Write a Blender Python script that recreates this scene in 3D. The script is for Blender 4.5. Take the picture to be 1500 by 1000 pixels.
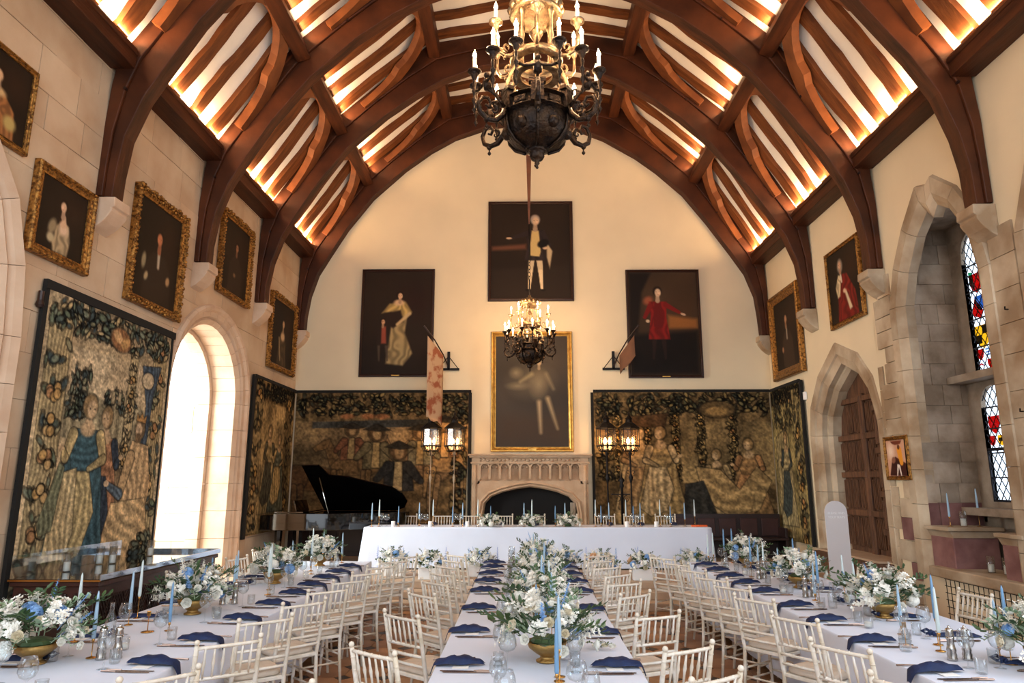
import bpy, math, random
import numpy as np
from mathutils import Vector, Matrix
PI = math.pi
random.seed(7)
for o in list(bpy.data.objects):
    bpy.data.objects.remove(o, do_unlink=True)
COL = bpy.context.scene.collection
SC = bpy.context.scene
# ------------------------------------------------ camera (level horizon, tilted up 11.6 degrees)
cam = bpy.data.cameras.new('camera'); cam.sensor_width = 36.0; cam.lens = 24.0
cam.clip_start = 0.05; cam.clip_end = 200
camo = bpy.data.objects.new('camera', cam); COL.objects.link(camo)
camo.location = (0, 0, 1.95)
TH = math.atan(.205); YAW = math.atan(16*math.cos(TH)/1000)
camo.rotation_euler = (PI/2+TH, 0, YAW)
SC.camera = camo
# ------------------------------------------------ sky / daylight / exposure
W = bpy.data.worlds.new('world'); SC.world = W; W.use_nodes = True
W.node_tree.nodes['Background'].inputs[0].default_value = (.86, .93, 1, 1)
W.node_tree.nodes['Background'].inputs[1].default_value = 2.6
SC.view_settings.view_transform = 'Standard'; SC.view_settings.look = 'None'
SC.view_settings.gamma = 1.0; SC.view_settings.use_curve_mapping = False
SC.view_settings.exposure = -0.12
def area(name, loc, target, sx, sy, power, col, spread=PI):
    l = bpy.data.lights.new(name, 'AREA'); l.shape = 'RECTANGLE'; l.size = sx; l.size_y = sy
    l.energy = power; l.color = col; l.spread = spread
    o = bpy.data.objects.new(name, l); COL.objects.link(o); o.location = loc
    d = Vector(target)-Vector(loc); o.rotation_euler = d.to_track_quat('-Z', 'Y').to_euler()
    return o
# soft fill added behind the camera, plus window daylight from both sides
area('daylight_fill', (0.2, -3.0, 4.6), (0.2, 9, 2.2), 8, 4.5, 230, (.72, .84, 1))
area('daylight_fill', (5.4, 3.6, 3.4), (-3, 6.5, 1.2), 3.0, 3.0, 210, (.70, .83, 1))
area('daylight_fill', (-5.0, 2.4, 3.4), (4, 6.5, 1.2), 2.6, 3.0, 125, (.72, .85, 1))
# the bright passage beyond the left archway
area('passage_daylight', (-8.6, 10.6, 3.6), (-6.0, 12.4, 2.0), 2.0, 4.0, 1050, (.88, .97, 1))
WARM = (1, .66, .36)

# ------------------------------------------------ materials
def s2l(c):
    return tuple(((x/12.92) if x <= .04045 else ((x+.055)/1.055)**2.4) for x in c)
def hx(h):
    return s2l(tuple(int(h[i:i+2], 16)/255 for i in (0, 2, 4)))
MATS = {}
def mat(name, col, rough=.6, metal=0., var=0., scale=8., bump=0., bscale=40., col2=None, rnd=0., stretch=None,
        trans=0., ior=1.45, emit=None, estr=0., spec=.5, vcol=False, sheen=0., coat=0., alpha=1., contrast=(.35, .65), sss=0.):
    m = bpy.data.materials.new(name); m.use_nodes = True
    nt = m.node_tree; N = nt.nodes; L = nt.links; b = N['Principled BSDF']
    c = tuple(col)+(1,)
    b.inputs['Base Color'].default_value = c; b.inputs['Roughness'].default_value = rough
    b.inputs['Metallic'].default_value = metal; b.inputs['IOR'].default_value = ior
    b.inputs['Transmission Weight'].default_value = trans
    b.inputs['Specular IOR Level'].default_value = spec
    b.inputs['Coat Weight'].default_value = coat
    b.inputs['Alpha'].default_value = alpha
    if sheen: b.inputs['Sheen Weight'].default_value = sheen
    if sss:
        b.inputs['Subsurface Weight'].default_value = sss; b.inputs['Subsurface Radius'].default_value = (.02, .02, .02)
    if emit:
        b.inputs['Emission Color'].default_value = tuple(emit)+(1,); b.inputs['Emission Strength'].default_value = estr
    tc = N.new('ShaderNodeTexCoord'); src = tc.outputs['Object']
    if stretch:
        mp = N.new('ShaderNodeMapping'); mp.inputs['Scale'].default_value = stretch
        L.new(src, mp.inputs['Vector']); src = mp.outputs[0]
    out = None
    if vcol:
        a = N.new('ShaderNodeVertexColor'); a.layer_name = 'Col'; out = a.outputs[0]
    if var or col2:
        n = N.new('ShaderNodeTexNoise'); n.inputs['Scale'].default_value = scale; n.inputs['Detail'].default_value = 6
        L.new(src, n.inputs['Vector'])
        r = N.new('ShaderNodeMapRange'); r.inputs[1].default_value = contrast[0]; r.inputs[2].default_value = contrast[1]
        L.new(n.outputs[0], r.inputs[0])
        if vcol:
            mx = N.new('ShaderNodeMix'); mx.data_type = 'RGBA'; mx.blend_type = 'MULTIPLY'; mx.inputs[0].default_value = 1
            r.inputs[3].default_value = 1-var; r.inputs[4].default_value = 1+var
            L.new(out, mx.inputs[6]); L.new(r.outputs[0], mx.inputs[7]); out = mx.outputs[2]
        else:
            mx = N.new('ShaderNodeMix'); mx.data_type = 'RGBA'
            c2 = tuple(col2)+(1,) if col2 else tuple(x*(1-var) for x in col)+(1,)
            mx.inputs[6].default_value = c; mx.inputs[7].default_value = c2
            L.new(r.outputs[0], mx.inputs[0]); out = mx.outputs[2]
    if rnd:
        oi = N.new('ShaderNodeObjectInfo'); r2 = N.new('ShaderNodeMapRange')
        r2.inputs[3].default_value = 1-rnd; r2.inputs[4].default_value = 1+rnd*.6; L.new(oi.outputs['Random'], r2.inputs[0])
        hs = N.new('ShaderNodeHueSaturation'); L.new(r2.outputs[0], hs.inputs['Value'])
        if out: L.new(out, hs.inputs['Color'])
        else: hs.inputs['Color'].default_value = c
        out = hs.outputs[0]
    if out: L.new(out, b.inputs['Base Color'])
    if bump:
        n2 = N.new('ShaderNodeTexNoise'); n2.inputs['Scale'].default_value = bscale; n2.inputs['Detail'].default_value = 5
        L.new(src, n2.inputs['Vector'])
        bp = N.new('ShaderNodeBump'); bp.inputs['Strength'].default_value = bump; bp.inputs['Distance'].default_value = .02
        L.new(n2.outputs[0], bp.inputs['Height']); L.new(bp.outputs[0], b.inputs['Normal'])
    MATS[name] = m
    return m
mat('cream_plaster', hx('e0cdab'), .85, var=.06, scale=1.2, bump=.06, bscale=20)
mat('white_plaster', hx('ece8e0'), .85, var=.05, scale=4, bump=.1, bscale=15)
mat('passage_plaster', hx('f2f2ec'), .9)
mat('ashlar', hx('ccb498'), .85, col2=hx('b89a7c'), scale=1.3, bump=.15, bscale=24, rnd=.10)
mat('mortar', hx('b89d82'), .95, var=.15, scale=6)
mat('ashlar_pink', hx('cdb298'), .85, col2=hx('c0a084'), scale=2.5, bump=.15, bscale=24, rnd=.06)
mat('dressed_stone', hx('c2b096'), .85, col2=hx('93795c'), scale=1.7, bump=.25, bscale=18, rnd=.12)
mat('grey_stone', hx('a89682'), .9, col2=hx('7f6c58'), scale=3.0, bump=.35, bscale=16, rnd=.2)
mat('red_stone', hx('86605a'), .9, col2=hx('6d4743'), scale=4.0, bump=.35, bscale=16, rnd=.15)
mat('fire_stone', hx('bfa081'), .85, col2=hx('a98868'), scale=3.0, bump=.2, bscale=25)
mat('oak', hx('542b15'), .5, col2=hx('2f160a'), scale=1.5, bump=.3, bscale=5, rnd=.12, contrast=(.3, .7), stretch=(1.2, 7, 1.2), spec=.3)
mat('oak_long', hx('502914'), .5, col2=hx('2f160a'), scale=1.5, bump=.3, bscale=5, rnd=.12, contrast=(.3, .7), stretch=(7, .8, 7), spec=.3)
mat('oak_rafter', hx('7a4824'), .55, col2=hx('532b14'), scale=1.6, bump=.35, bscale=5, rnd=.2, stretch=(1.3, 7, 1.3), contrast=(.3, .7), spec=.3)
mat('oak_brace', hx('824a24'), .5, col2=hx('62351a'), scale=3, bump=.2, bscale=9, rnd=.1)
mat('door_oak', hx('6e4a32'), .6, col2=hx('4a2f1f'), scale=3, bump=.3, bscale=12, stretch=(6, 6, 1), rnd=.1)
mat('dark_wood', hx('2a1610'), .4, var=.3, scale=5, bump=.1)
mat('case_wood', hx('3c1f18'), .4, var=.3, scale=5, bump=.1)
mat('picture_wood', hx('341a0f'), .4, var=.3, scale=6)
mat('gilt', hx('ab7a3c'), .42, metal=.8, col2=hx('5c3a1a'), scale=26, bump=.7, bscale=45, contrast=(.42, .62))
mat('gilt_plain', hx('c89a4a'), .35, metal=.7, col2=hx('a87a34'), scale=9, bump=.2, bscale=30)
mat('canvas', (1, 1, 1), .6, vcol=True, var=.06, scale=90, bump=.05, bscale=200, spec=.15)
mat('canvas_varnish', (1, 1, 1), .5, vcol=True, var=.06, scale=90, bump=.1, bscale=30, spec=.22)
mat('tapestry_weave', (1, 1, 1), .95, vcol=True, var=.10, scale=60, bump=.25, bscale=170, stretch=(1, 1, 1), spec=.1)
mat('tapestry_border', hx('14120f'), .9)
mat('black_iron', hx('191412'), .5, metal=.6)
mat('bronze', hx('221b18'), .32, metal=.85, col2=hx('3b2a1c'), scale=12, bump=.6, bscale=40)
mat('brass_old', hx('a28a68'), .32, metal=.85, col2=hx('6d5740'), scale=14, bump=.4, bscale=50)
mat('brass', hx('c39352'), .25, metal=1.)
mat('gold_bowl', hx('a4824c'), .38, metal=.9, bump=.3, bscale=60)
mat('silver', hx('b9b4ae'), .18, metal=1.)
mat('rose_metal', hx('8a7468'), .25, metal=1.)
mat('chair_paint', hx('e4ddd2'), .45, col2=hx('cdbda4'), scale=9, bump=.1, bscale=60, rnd=.07)
mat('chair_pad', hx('d5c5b2'), .9, var=.08, scale=20, bump=.2, bscale=90)
mat('linen', hx('d6dcea'), .85, var=.03, scale=3, bump=.12, bscale=9)
mat('navy', hx('12264f'), .7, var=.35, scale=14, bump=.3, bscale=40)
mat('card', hx('f3efe9'), .7)
mat('taper_sky', hx('99b4c8'), .45, sss=.1)
mat('taper_deep', hx('6a90b2'), .45, sss=.1)
mat('taper_pale', hx('c6d3d2'), .45, sss=.1)
mat('wax_white', hx('f1ece0'), .5, sss=.2)
mat('wick', hx('2a2622'), .9)
mat('bulb', (1, .75, .45), .3, emit=(1, .76, .42), estr=60)
mat('lantern_flame', (1, .7, .4), .3, emit=(1, .62, .26), estr=30)
mat('candle_tube', hx('f2e6d2'), .5, emit=(1, .7, .42), estr=.8)
mat('led_strip', (1, .8, .5), .4, emit=(1, .68, .34), estr=14)
mat('petal_white', hx('f4f1e6'), .7, var=.08, scale=30, sss=.1)
mat('petal_cream', hx('ece0c4'), .7, var=.1, scale=30, sss=.1)
mat('petal_blue', hx('8fb4dc'), .7, col2=hx('5f8cc4'), scale=40)
mat('petal_lilac', hx('a9b8dd'), .7, col2=hx('8090c8'), scale=40)
mat('petal_peach', hx('e0b184'), .7, var=.15, scale=30)
mat('leaf_green', hx('445c36'), .5, col2=hx('2f4a28'), scale=18, rnd=.2)
mat('leaf_pale', hx('9fb394'), .6, col2=hx('7c9474'), scale=18, rnd=.15)
mat('piano_black', hx('060505'), .06, coat=1.)
mat('ivory', hx('e8e2d4'), .3)
mat('white_box', hx('ece9e4'), .6)
mat('sign_board', hx('cfc9c8'), .5)
mat('sign_text', hx('f4f3f1'), .5)
mat('orange_cloth', hx('e8622a'), .6)
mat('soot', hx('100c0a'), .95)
mat('floor_tan', hx('b07f56'), .4, col2=hx('93643f'), scale=3, bump=.06, rnd=.18)
mat('floor_black', hx('2a211d'), .4, rnd=.2)
mat('floor_grout', hx('6f5541'), .9)
mat('step_stone', hx('b79a7e'), .7, var=.15, scale=3)
mat('banner_cloth', hx('b09274'), .85, col2=hx('8b4f35'), scale=5, contrast=(.48, .6))
mat('banner_brown', hx('6a4630'), .85, var=.2, scale=5)
mat('case_glass_sheen', (.5, .58, .68), .06, metal=.8)
mat('lead', hx('20222a'), .5, metal=.4)
def pane_mat(name, c):
    m = bpy.data.materials.new(name); m.use_nodes = True; nt = m.node_tree; N = nt.nodes; L = nt.links
    N.remove(N['Principled BSDF']); t = N.new('ShaderNodeBsdfTransparent'); t.inputs[0].default_value = tuple(c)+(1,)
    g = N.new('ShaderNodeBsdfGlossy'); g.inputs['Roughness'].default_value = .08; x = N.new('ShaderNodeMixShader'); x.inputs[0].default_value = .06
    L.new(t.outputs[0], x.inputs[1]); L.new(g.outputs[0], x.inputs[2]); L.new(x.outputs[0], N['Material Output'].inputs[0]); MATS[name] = m
pane_mat('pane_clear', (.93, .96, 1)); pane_mat('pane_red', (.6, .01, .02)); pane_mat('pane_blue', (.1, .25, .5))
pane_mat('pane_green', (.1, .4, .25)); pane_mat('pane_gold', (.9, .6, .08)); pane_mat('pane_black', (.02, .02, .03))

def thin_glass(name, tint, base, edge, rough=.02):
    m = bpy.data.materials.new(name); m.use_nodes = True; nt = m.node_tree; N = nt.nodes; L = nt.links
    N.remove(N['Principled BSDF']); t = N.new('ShaderNodeBsdfTransparent'); t.inputs[0].default_value = tuple(tint)+(1,)
    g = N.new('ShaderNodeBsdfGlossy'); g.inputs['Roughness'].default_value = rough; x = N.new('ShaderNodeMixShader')
    lw = N.new('ShaderNodeLayerWeight'); lw.inputs[0].default_value = .35
    r = N.new('ShaderNodeMapRange'); r.inputs[3].default_value = base; r.inputs[4].default_value = edge; L.new(lw.outputs['Facing'], r.inputs[0])
    L.new(r.outputs[0], x.inputs[0]); L.new(t.outputs[0], x.inputs[1]); L.new(g.outputs[0], x.inputs[2]); L.new(x.outputs[0], N['Material Output'].inputs[0]); MATS[name] = m
thin_glass('glass', (.96, .98, .99), .03, .5)
thin_glass('lamp_glass', (1, .93, .8), .05, .4, .2)
# ------------------------------------------------ mesh helpers
KIDS = {}
class MB:
    def __init__(s): s.v = []; s.f = []
    def add(s, vs, fs):
        n = len(s.v); s.v += [tuple(v) for v in vs]; s.f += [tuple(i+n for i in f) for f in fs]; return s
    def box(s, c, d, rot=None, taper=1.):
        x, y, z = d[0]/2, d[1]/2, d[2]/2; vs = []
        for sz in (-1, 1):
            t = taper if sz > 0 else 1.
            for sx, sy in ((-1, -1), (1, -1), (1, 1), (-1, 1)): vs.append(Vector((sx*x*t, sy*y*t, sz*z)))
        if rot is not None: vs = [rot @ v for v in vs]
        vs = [v+Vector(c) for v in vs]
        return s.add(vs, [(3, 2, 1, 0), (4, 5, 6, 7), (0, 1, 5, 4), (1, 2, 6, 5), (2, 3, 7, 6), (3, 0, 4, 7)])
    def lathe(s, prof, n=16, M=None, cap=True):
        vs = []
        for r, z in prof:
            for k in range(n):
                a = 2*PI*k/n; vs.append(Vector((r*math.cos(a), r*math.sin(a), z)))
        if M is not None: vs = [M @ v for v in vs]
        fs = []
        for i in range(len(prof)-1):
            for k in range(n):
                fs.append((i*n+k, i*n+(k+1) % n, (i+1)*n+(k+1) % n, (i+1)*n+k))
        if cap:
            if prof[0][0] > 1e-5: fs.append(tuple(reversed(range(n))))
            if prof[-1][0] > 1e-5: fs.append(tuple((len(prof)-1)*n+k for k in range(n)))
        return s.add(vs, fs)
    def tube(s, pts, rad, n=6, cap=True, flat=1.):
        P = [Vector(p) for p in pts]; m = len(P)
        R = rad if isinstance(rad, (list, tuple)) else [rad]*m
        vs = []; up = None
        for i, p in enumerate(P):
            t = (P[min(i+1, m-1)]-P[max(i-1, 0)])
            if t.length < 1e-9: t = Vector((0, 0, 1))
            t.normalize()
            if up is None:
                up = Vector((0, 0, 1)) if abs(t.z) < .9 else Vector((1, 0, 0))
            a = t.cross(up)
            if a.length < 1e-6: a = t.orthogonal()
            a.normalize(); b = a.cross(t).normalized(); up = b
            for k in range(n):
                q = 2*PI*k/n; vs.append(p+a*math.cos(q)*R[i]*flat+b*math.sin(q)*R[i])
        fs = []
        for i in range(m-1):
            for k in range(n): fs.append((i*n+k, i*n+(k+1) % n, (i+1)*n+(k+1) % n, (i+1)*n+k))
        if cap: fs.append(tuple(reversed(range(n)))); fs.append(tuple((m-1)*n+k for k in range(n)))
        return s.add(vs, fs)
    def prism(s, poly, a, b, f):
        """poly 2d points, extruded from a to b, f(u,v,w)->xyz"""
        n = len(poly)
        vs = [f(u, v, a) for u, v in poly]+[f(u, v, b) for u, v in poly]
        fs = [tuple(reversed(range(n))), tuple(range(n, 2*n))]
        for i in range(n): j = (i+1) % n; fs.append((i, j, n+j, n+i))
        return s.add(vs, fs)
    def strip(s, A, B, a, b, f):
        """solid between two 2d polylines of equal length, extruded a..b"""
        n = len(A)
        vs = []
        for w in (a, b):
            for u, v in A: vs.append(f(u, v, w))
            for u, v in B: vs.append(f(u, v, w))
        fs = []
        for i in range(n-1):
            fs.append((i, i+1, n+i+1, n+i)); fs.append((2*n+i, 3*n+i, 3*n+i+1, 2*n+i+1))
            fs.append((i, 2*n+i, 2*n+i+1, i+1)); fs.append((n+i, n+i+1, 3*n+i+1, 3*n+i))
        fs.append((0, n, 3*n, 2*n)); fs.append((n-1, 3*n-1, 4*n-1, 2*n-1))
        return s.add(vs, fs)
    def ball(s, c, r, nu=8, nv=6, sc=(1, 1, 1)):
        M = Matrix.Translation(c) @ Matrix.Diagonal((sc[0], sc[1], sc[2], 1))
        return s.lathe([(max(1e-6, r*math.sin(PI*i/nv)), -r*math.cos(PI*i/nv)) for i in range(nv+1)], nu, M, False)
    def mesh(s, name, m, smooth=False):
        me = bpy.data.meshes.new(name); me.from_pydata(s.v, [], s.f); me.materials.append(MATS[m])
        if smooth: me.polygons.foreach_set('use_smooth', [True]*len(me.polygons))
        me.update(); return me
def fixn(me):
    import bmesh
    bm = bmesh.new(); bm.from_mesh(me); bmesh.ops.recalc_face_normals(bm, faces=bm.faces); bm.to_mesh(me); bm.free()
def obj(name, mb, m, parent=None, smooth=False, loc=None, kind=None, label=None, fix=True, bevel=0):
    me = mb.mesh(name, m, smooth)
    if fix: fixn(me)
    return objm(name, me, parent, loc, kind, label, bevel)
def objm(name, me, parent=None, loc=None, kind=None, label=None, bevel=0):
    o = bpy.data.objects.new(name, me); COL.objects.link(o)
    if parent is not None: o.parent = parent; KIDS.setdefault(parent.name, []).append(o)
    if loc is not None: o.location = loc
    if kind: o['kind'] = kind
    if label: o['label'] = label
    if bevel:
        b = o.modifiers.new('bevel', 'BEVEL'); b.width = bevel; b.segments = 2; b.limit_method = 'ANGLE'
    return o
def tag(o, label, cat, group=None):
    o['label'] = label; o['category'] = cat
    if group: o['group'] = group
    return o
def thing(name, label, cat, loc=(0, 0, 0), rz=0, group=None):
    o = bpy.data.objects.new(name, None); COL.objects.link(o); o.location = loc; o.rotation_euler = (0, 0, rz)
    return tag(o, label, cat, group)
def dup(root, loc, rz=0, label=None, group=None, scale=None):
    def cp(o, par):
        c = o.copy(); COL.objects.link(c)
        if par is not None: c.parent = par; KIDS.setdefault(par.name, []).append(c)
        for ch in KIDS.get(o.name, []): cp(ch, c)
        return c
    r = cp(root, None); r.location = loc; r.rotation_euler = (0, 0, rz)
    if label: r['label'] = label
    if group: r['group'] = group
    if scale: r.scale = scale if isinstance(scale, tuple) else (scale,)*3
    return r
class Proto:
    """first placement moves the prototype itself, later ones copy it"""
    def __init__(s, root): s.root = root; s.used = False
    def put(s, loc, rz, label, group, scale=None):
        if not s.used:
            s.used = True; r = s.root; r.location = loc; r.rotation_euler = (0, 0, rz); r['label'] = label; r['group'] = group
            s.sc0 = scale
            if scale: s.late = scale
            return r
        return dup(s.root, loc, rz, label, group)
ORD = ['first', 'second', 'third', 'fourth', 'fifth', 'sixth', 'seventh', 'eighth', 'ninth', 'tenth', 'eleventh', 'twelfth', 'thirteenth',
       'fourteenth', 'fifteenth', 'sixteenth', 'seventeenth', 'eighteenth', 'nineteenth', 'twentieth']
def nth(i): return ORD[i] if i < 20 else 'twentieth'
def wallL(u, v, w): return (XL+w, u, v)      # u=Y v=Z, w out of the wall into the room
def wallR(u, v, w): return (XR-w, u, v)
def wallB(u, v, w): return (u, YB-w, v)
XL, XR, YB, YN = -5.24, 5.65, 15.5, -3.2
# ================================================= THE SETTING
def arch_pts(c, hw, spring, rise, n=14, z0=0., power=2.):
    """contour from bottom left, over the arch, to bottom right"""
    P = [(c-hw, z0)]
    for i in range(n+1):
        a = PI-PI*i/n
        P.append((c+hw*math.cos(a), spring+rise*abs(math.sin(a))**(2/power)))
    P.append((c+hw, z0)); return P
def wall_open(mb, f, u0, u1, z0, z1, opens, th):
    """wall slab from w=0 to w=-th with openings (contours left to right)"""
    u = u0
    for C in opens:
        mb.strip([(u, z0), (C[0][0], z0)], [(u, z1), (C[0][0], z1)], 0, -th, f)
        mb.strip(C, [(p[0], z1) for p in C], 0, -th, f)
        if C[0][1] > z0+1e-3:
            mb.strip([(C[0][0], z0), (C[-1][0], z0)], [(C[0][0], C[0][1]), (C[-1][0], C[-1][1])], 0, -th, f)
        u = C[-1][0]
    mb.strip([(u, z0), (u1, z0)], [(u, z1), (u1, z1)], 0, -th, f)
def offset(C, d):
    out = []
    n = len(C)
    for i, p in enumerate(C):
        a = C[max(i-1, 0)]; b = C[min(i+1, n-1)]
        tx, tz = b[0]-a[0], b[1]-a[1]; l = math.hypot(tx, tz) or 1
        if i in (0, n-1): tx, tz, l = ((0, 1, 1) if i == 0 else (0, -1, 1))
        # miter
        k = 1.
        if 0 < i < n-1:
            t1 = ((p[0]-a[0]), (p[1]-a[1])); t2 = ((b[0]-p[0]), (b[1]-p[1]))
            l1 = math.hypot(*t1) or 1; l2 = math.hypot(*t2) or 1
            dt = (t1[0]*t2[0]+t1[1]*t2[1])/(l1*l2); k = 1/max(.5, math.sqrt(max(0, (1+dt)/2)))
        out.append((p[0]-tz/l*d*k, p[1]+tx/l*d*k))
    return out
def moulding(mb, C, prof, f):
    """sweep profile [(offset, w)...] round the contour"""
    rows = [offset(C, d) for d, w in prof]; n = len(C)
    vs = []
    for r, (d, w) in zip(rows, prof): vs += [f(u, v, w) for u, v in r]
    fs = []
    for i in range(len(prof)-1):
        for k in range(n-1): fs.append((i*n+k, i*n+k+1, (i+1)*n+k+1, (i+1)*n+k))
    mb.add(vs, fs)
def grow(C, d):
    R = offset(C, d); R[0] = (R[0][0], C[0][1]); R[-1] = (R[-1][0], C[-1][1]); return R
# ---- floor: tiles with small black insets
FL = obj('floor', MB().box((.2, 6.15, -.06), (11.4, 19.4, .1)), 'floor_grout', kind='structure')
TS = .42
def tile_poly(cx, cy, s, k):
    h = s/2-.004; c = k
    return [(cx-h+c, cy-h), (cx+h-c, cy-h), (cx+h, cy-h+c), (cx+h, cy+h-c), (cx+h-c, cy+h), (cx-h+c, cy+h), (cx-h, cy+h-c), (cx-h, cy-h+c)]
fl = lambda u, v, w: (u, v, w)
tm = MB().prism(tile_poly(0, 0, TS, .09), -.012, 0, fl).mesh('floor_tile', 'floor_tan')
km = MB().prism([(0, -.083), (.083, 0), (0, .083), (-.083, 0)], -.012, -.001, fl).mesh('floor_inset', 'floor_black')
fixn(tm); fixn(km)
rest = MB(); restk = MB(); nt_ = 0
for i in range(-13, 15):
    for j in range(-8, 28):
        x, y = .05+i*TS, .1+j*TS
        if x < XL or x > XR+.1 or y > 11.1: continue
        ais = (-2.6 < x < -.5 or .7 < x < 2.6) and 3.4 < y < 10.5
        if ais and nt_ < 292:
            nt_ += 2
            objm('floor_tile', tm, FL, (x, y, 0)); objm('floor_inset', km, FL, (x+TS/2, y+TS/2, 0))
        else:
            rest.prism(tile_poly(x, y, TS, .09), -.012, 0, fl)
            restk.prism([(x+TS/2, y+TS/2-.083), (x+TS/2+.083, y+TS/2), (x+TS/2, y+TS/2+.083), (x+TS/2-.083, y+TS/2)], -.012, -.001, fl)
obj('floor_tiles', rest, 'floor_tan', FL, kind='stuff'); obj('floor_insets', restk, 'floor_black', FL, kind='stuff')
# ---- dais of three stone steps
for k, (y0, zt) in enumerate([(11.08, .12), (11.38, .24), (11.68, .36)]):
    st = obj('trim_%d' % (k+1), MB().box(((XL+XR)/2, (y0+YB)/2, zt-.06), (XR-XL-.02, YB-y0, .12)), 'step_stone', kind='structure', bevel=.012)
# ---- left wall: base, individually laid ashlar, archway, blind arch
ZW = 7.3
LA = arch_pts(11.3, 1.22, 3.35, 1.22, 16, 0)
NA = [(4.25, 0), (4.25, 3.4), (4.38, 4.1), (4.68, 4.75), (5.1, 5.2), (5.5, 5.42), (5.95, 5.15), (6.3, 4.7), (6.5, 4.1), (6.58, 3.4), (6.58, 0)]
mb = MB(); wall_open(mb, wallL, YN, YB+.3, 0, ZW, [grow(NA, .25), grow(LA, .30)], .5)
WL = obj('wall_left', mb, 'mortar', kind='structure')
WL.data.materials[0] = MATS['mortar']
obj('blind_panel', MB().prism([(y, z) for y, z in grow(NA, .02)], -.16, -.3, wallL), 'ashlar_pink', WL)
def push_out(p, C):
    # contour as polygon; if inside -> nearest contour point
    inside = False; n = len(C); x, y = p
    for i in range(n):
        x1, y1 = C[i]; x2, y2 = C[(i+1) % n]
        if (y1 > y) != (y2 > y) and x < (x2-x1)*(y-y1)/(y2-y1)+x1: inside = not inside
    if not inside: return p, False
    best = None
    for i in range(n-1):
        ax, ay = C[i]; bx, by = C[i+1]; dx, dy = bx-ax, by-ay
        t = max(0, min(1, ((x-ax)*dx+(y-ay)*dy)/(dx*dx+dy*dy+1e-9)))
        q = (ax+dx*t, ay+dy*t); d = math.hypot(q[0]-x, q[1]-y)
        if best is None or d < best[0]: best = (d, q)
    return best[1], True
def ashlar(parent, f, u0, u1, z0, z1, course, lmin, lmax, holes, name, m, w=.02, seed=3, cap=290, depth=.01):
    rg = random.Random(seed); z = z0; cnt = 0; over = MB()
    while z < z1-.05:
        h = min(course*rg.uniform(.85, 1.12), z1-z)
        if z1-(z+h) < .12: h = z1-z
        u = u0-rg.uniform(0, lmax*.6)
        while u < u1:
            l = rg.uniform(lmin, lmax); a = max(u, u0)+.0035; b = min(u+l, u1)-.0035; u += l
            if b-a < .04: continue
            nn = 5; P = []
            zz0, zz1 = z+.003, z+h-.003
            for k in range(nn): P.append((a+(b-a)*k/nn, zz0))
            for k in range(nn): P.append((b, zz0+(zz1-zz0)*k/nn))
            for k in range(nn): P.append((b-(b-a)*k/nn, zz1))
            for k in range(nn): P.append((a, zz1-(zz1-zz0)*k/nn))
            ins = 0; Q = []
            hit = False
            for p in P:
                for C in holes:
                    p2, i_ = push_out(p, C)
                    if i_: ins += 1; hit = True; p = p2; break
                Q.append(p)
            if ins == len(P): continue
            if not hit: Q = [(a, zz0), (b, zz0), (b, zz1), (a, zz1)]
            else:
                R = []
                for p in Q:
                    if not R or math.hypot(p[0]-R[-1][0], p[1]-R[-1][1]) > .015: R.append(p)
                Q = R
                ar = abs(sum(Q[i][0]*Q[(i+1) % len(Q)][1]-Q[(i+1) % len(Q)][0]*Q[i][1] for i in range(len(Q))))/2
                if len(Q) < 3 or ar < .008: continue
            ww = w+rg.uniform(-depth, depth)*.5
            if cnt < cap:
                obj(name, MB().prism(Q, -.01, ww, f), m, parent); cnt += 1
            else: over.prism(Q, -.01, ww, f)
        z += h
    if over.v: obj(name+'s', over, m, parent, kind='stuff')
LAo = arch_pts(11.3, 1.52, 3.35, 1.52, 16, 0); NAo = offset(NA, .25); NAo[0] = (NAo[0][0], 0); NAo[-1] = (NAo[-1][0], 0)
ashlar(WL, wallL, 3.0, YB, 0, ZW-.1, .47, .6, 1.05, [LAo, NAo], 'ashlar_block', 'ashlar', .012, 5, 285)
obj('wall_left_rough', MB(), 'mortar') if False else None
def voussoirs(parent, C, prof, f, name, m, gap=.006, step=1, nmin=0):
    """arch stones: the profile swept over one piece of the contour at a time"""
    n = len(C); i = 0
    while i < n-1:
        j = min(i+step, n-1); seg = C[i:j+1]
        L = math.hypot(seg[-1][0]-seg[0][0], seg[-1][1]-seg[0][1])
        rows = []
        full = [offset(C, d) for d, w in prof]
        pieces = 1
        if step == 1 and L > .75: pieces = max(1, int(round(L/.5)))
        for q in range(pieces):
            vs = []; m2 = len(prof)
            for r, (d, w) in zip(full, prof):
                A = Vector(r[i]); B = Vector(r[j]); D = (B-A)
                l = D.length or 1
                P0 = A+D*(q/pieces)+D/l*gap*.5; P1 = A+D*((q+1)/pieces)-D/l*gap*.5
                vs.append(f(P0[0], P0[1], w)); vs.append(f(P1[0], P1[1], w))
            fs = [(2*k, 2*k+1, 2*k+3, 2*k+2) for k in range(m2-1)]
            # back closing
            fs.append((0, 1, 2*m2-1, 2*m2-2))
            fs.append(tuple(2*k for k in range(m2))); fs.append(tuple(2*k+1 for k in reversed(range(m2))))
            obj(name, MB().add(vs, fs), m, parent)
        i = j
PR = [(-.02, -.5), (-.02, -.10), (.05, -.03), (.08, -.03), (.1, .0), (.2, .02), (.22, .06), (.26, .08), (.30, .08), (.33, .02), (.33, -.02)]
voussoirs(WL, LA, [(-.015, -.5), (-.015, -.08), (.06, -.02), (.09, -.045), (.12, .01), (.2, .022), (.22, .07), (.27, .085), (.31, .05), (.32, -.02), (.32, -.5)], wallL, 'arch_stone', 'ashlar_pink')
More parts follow.
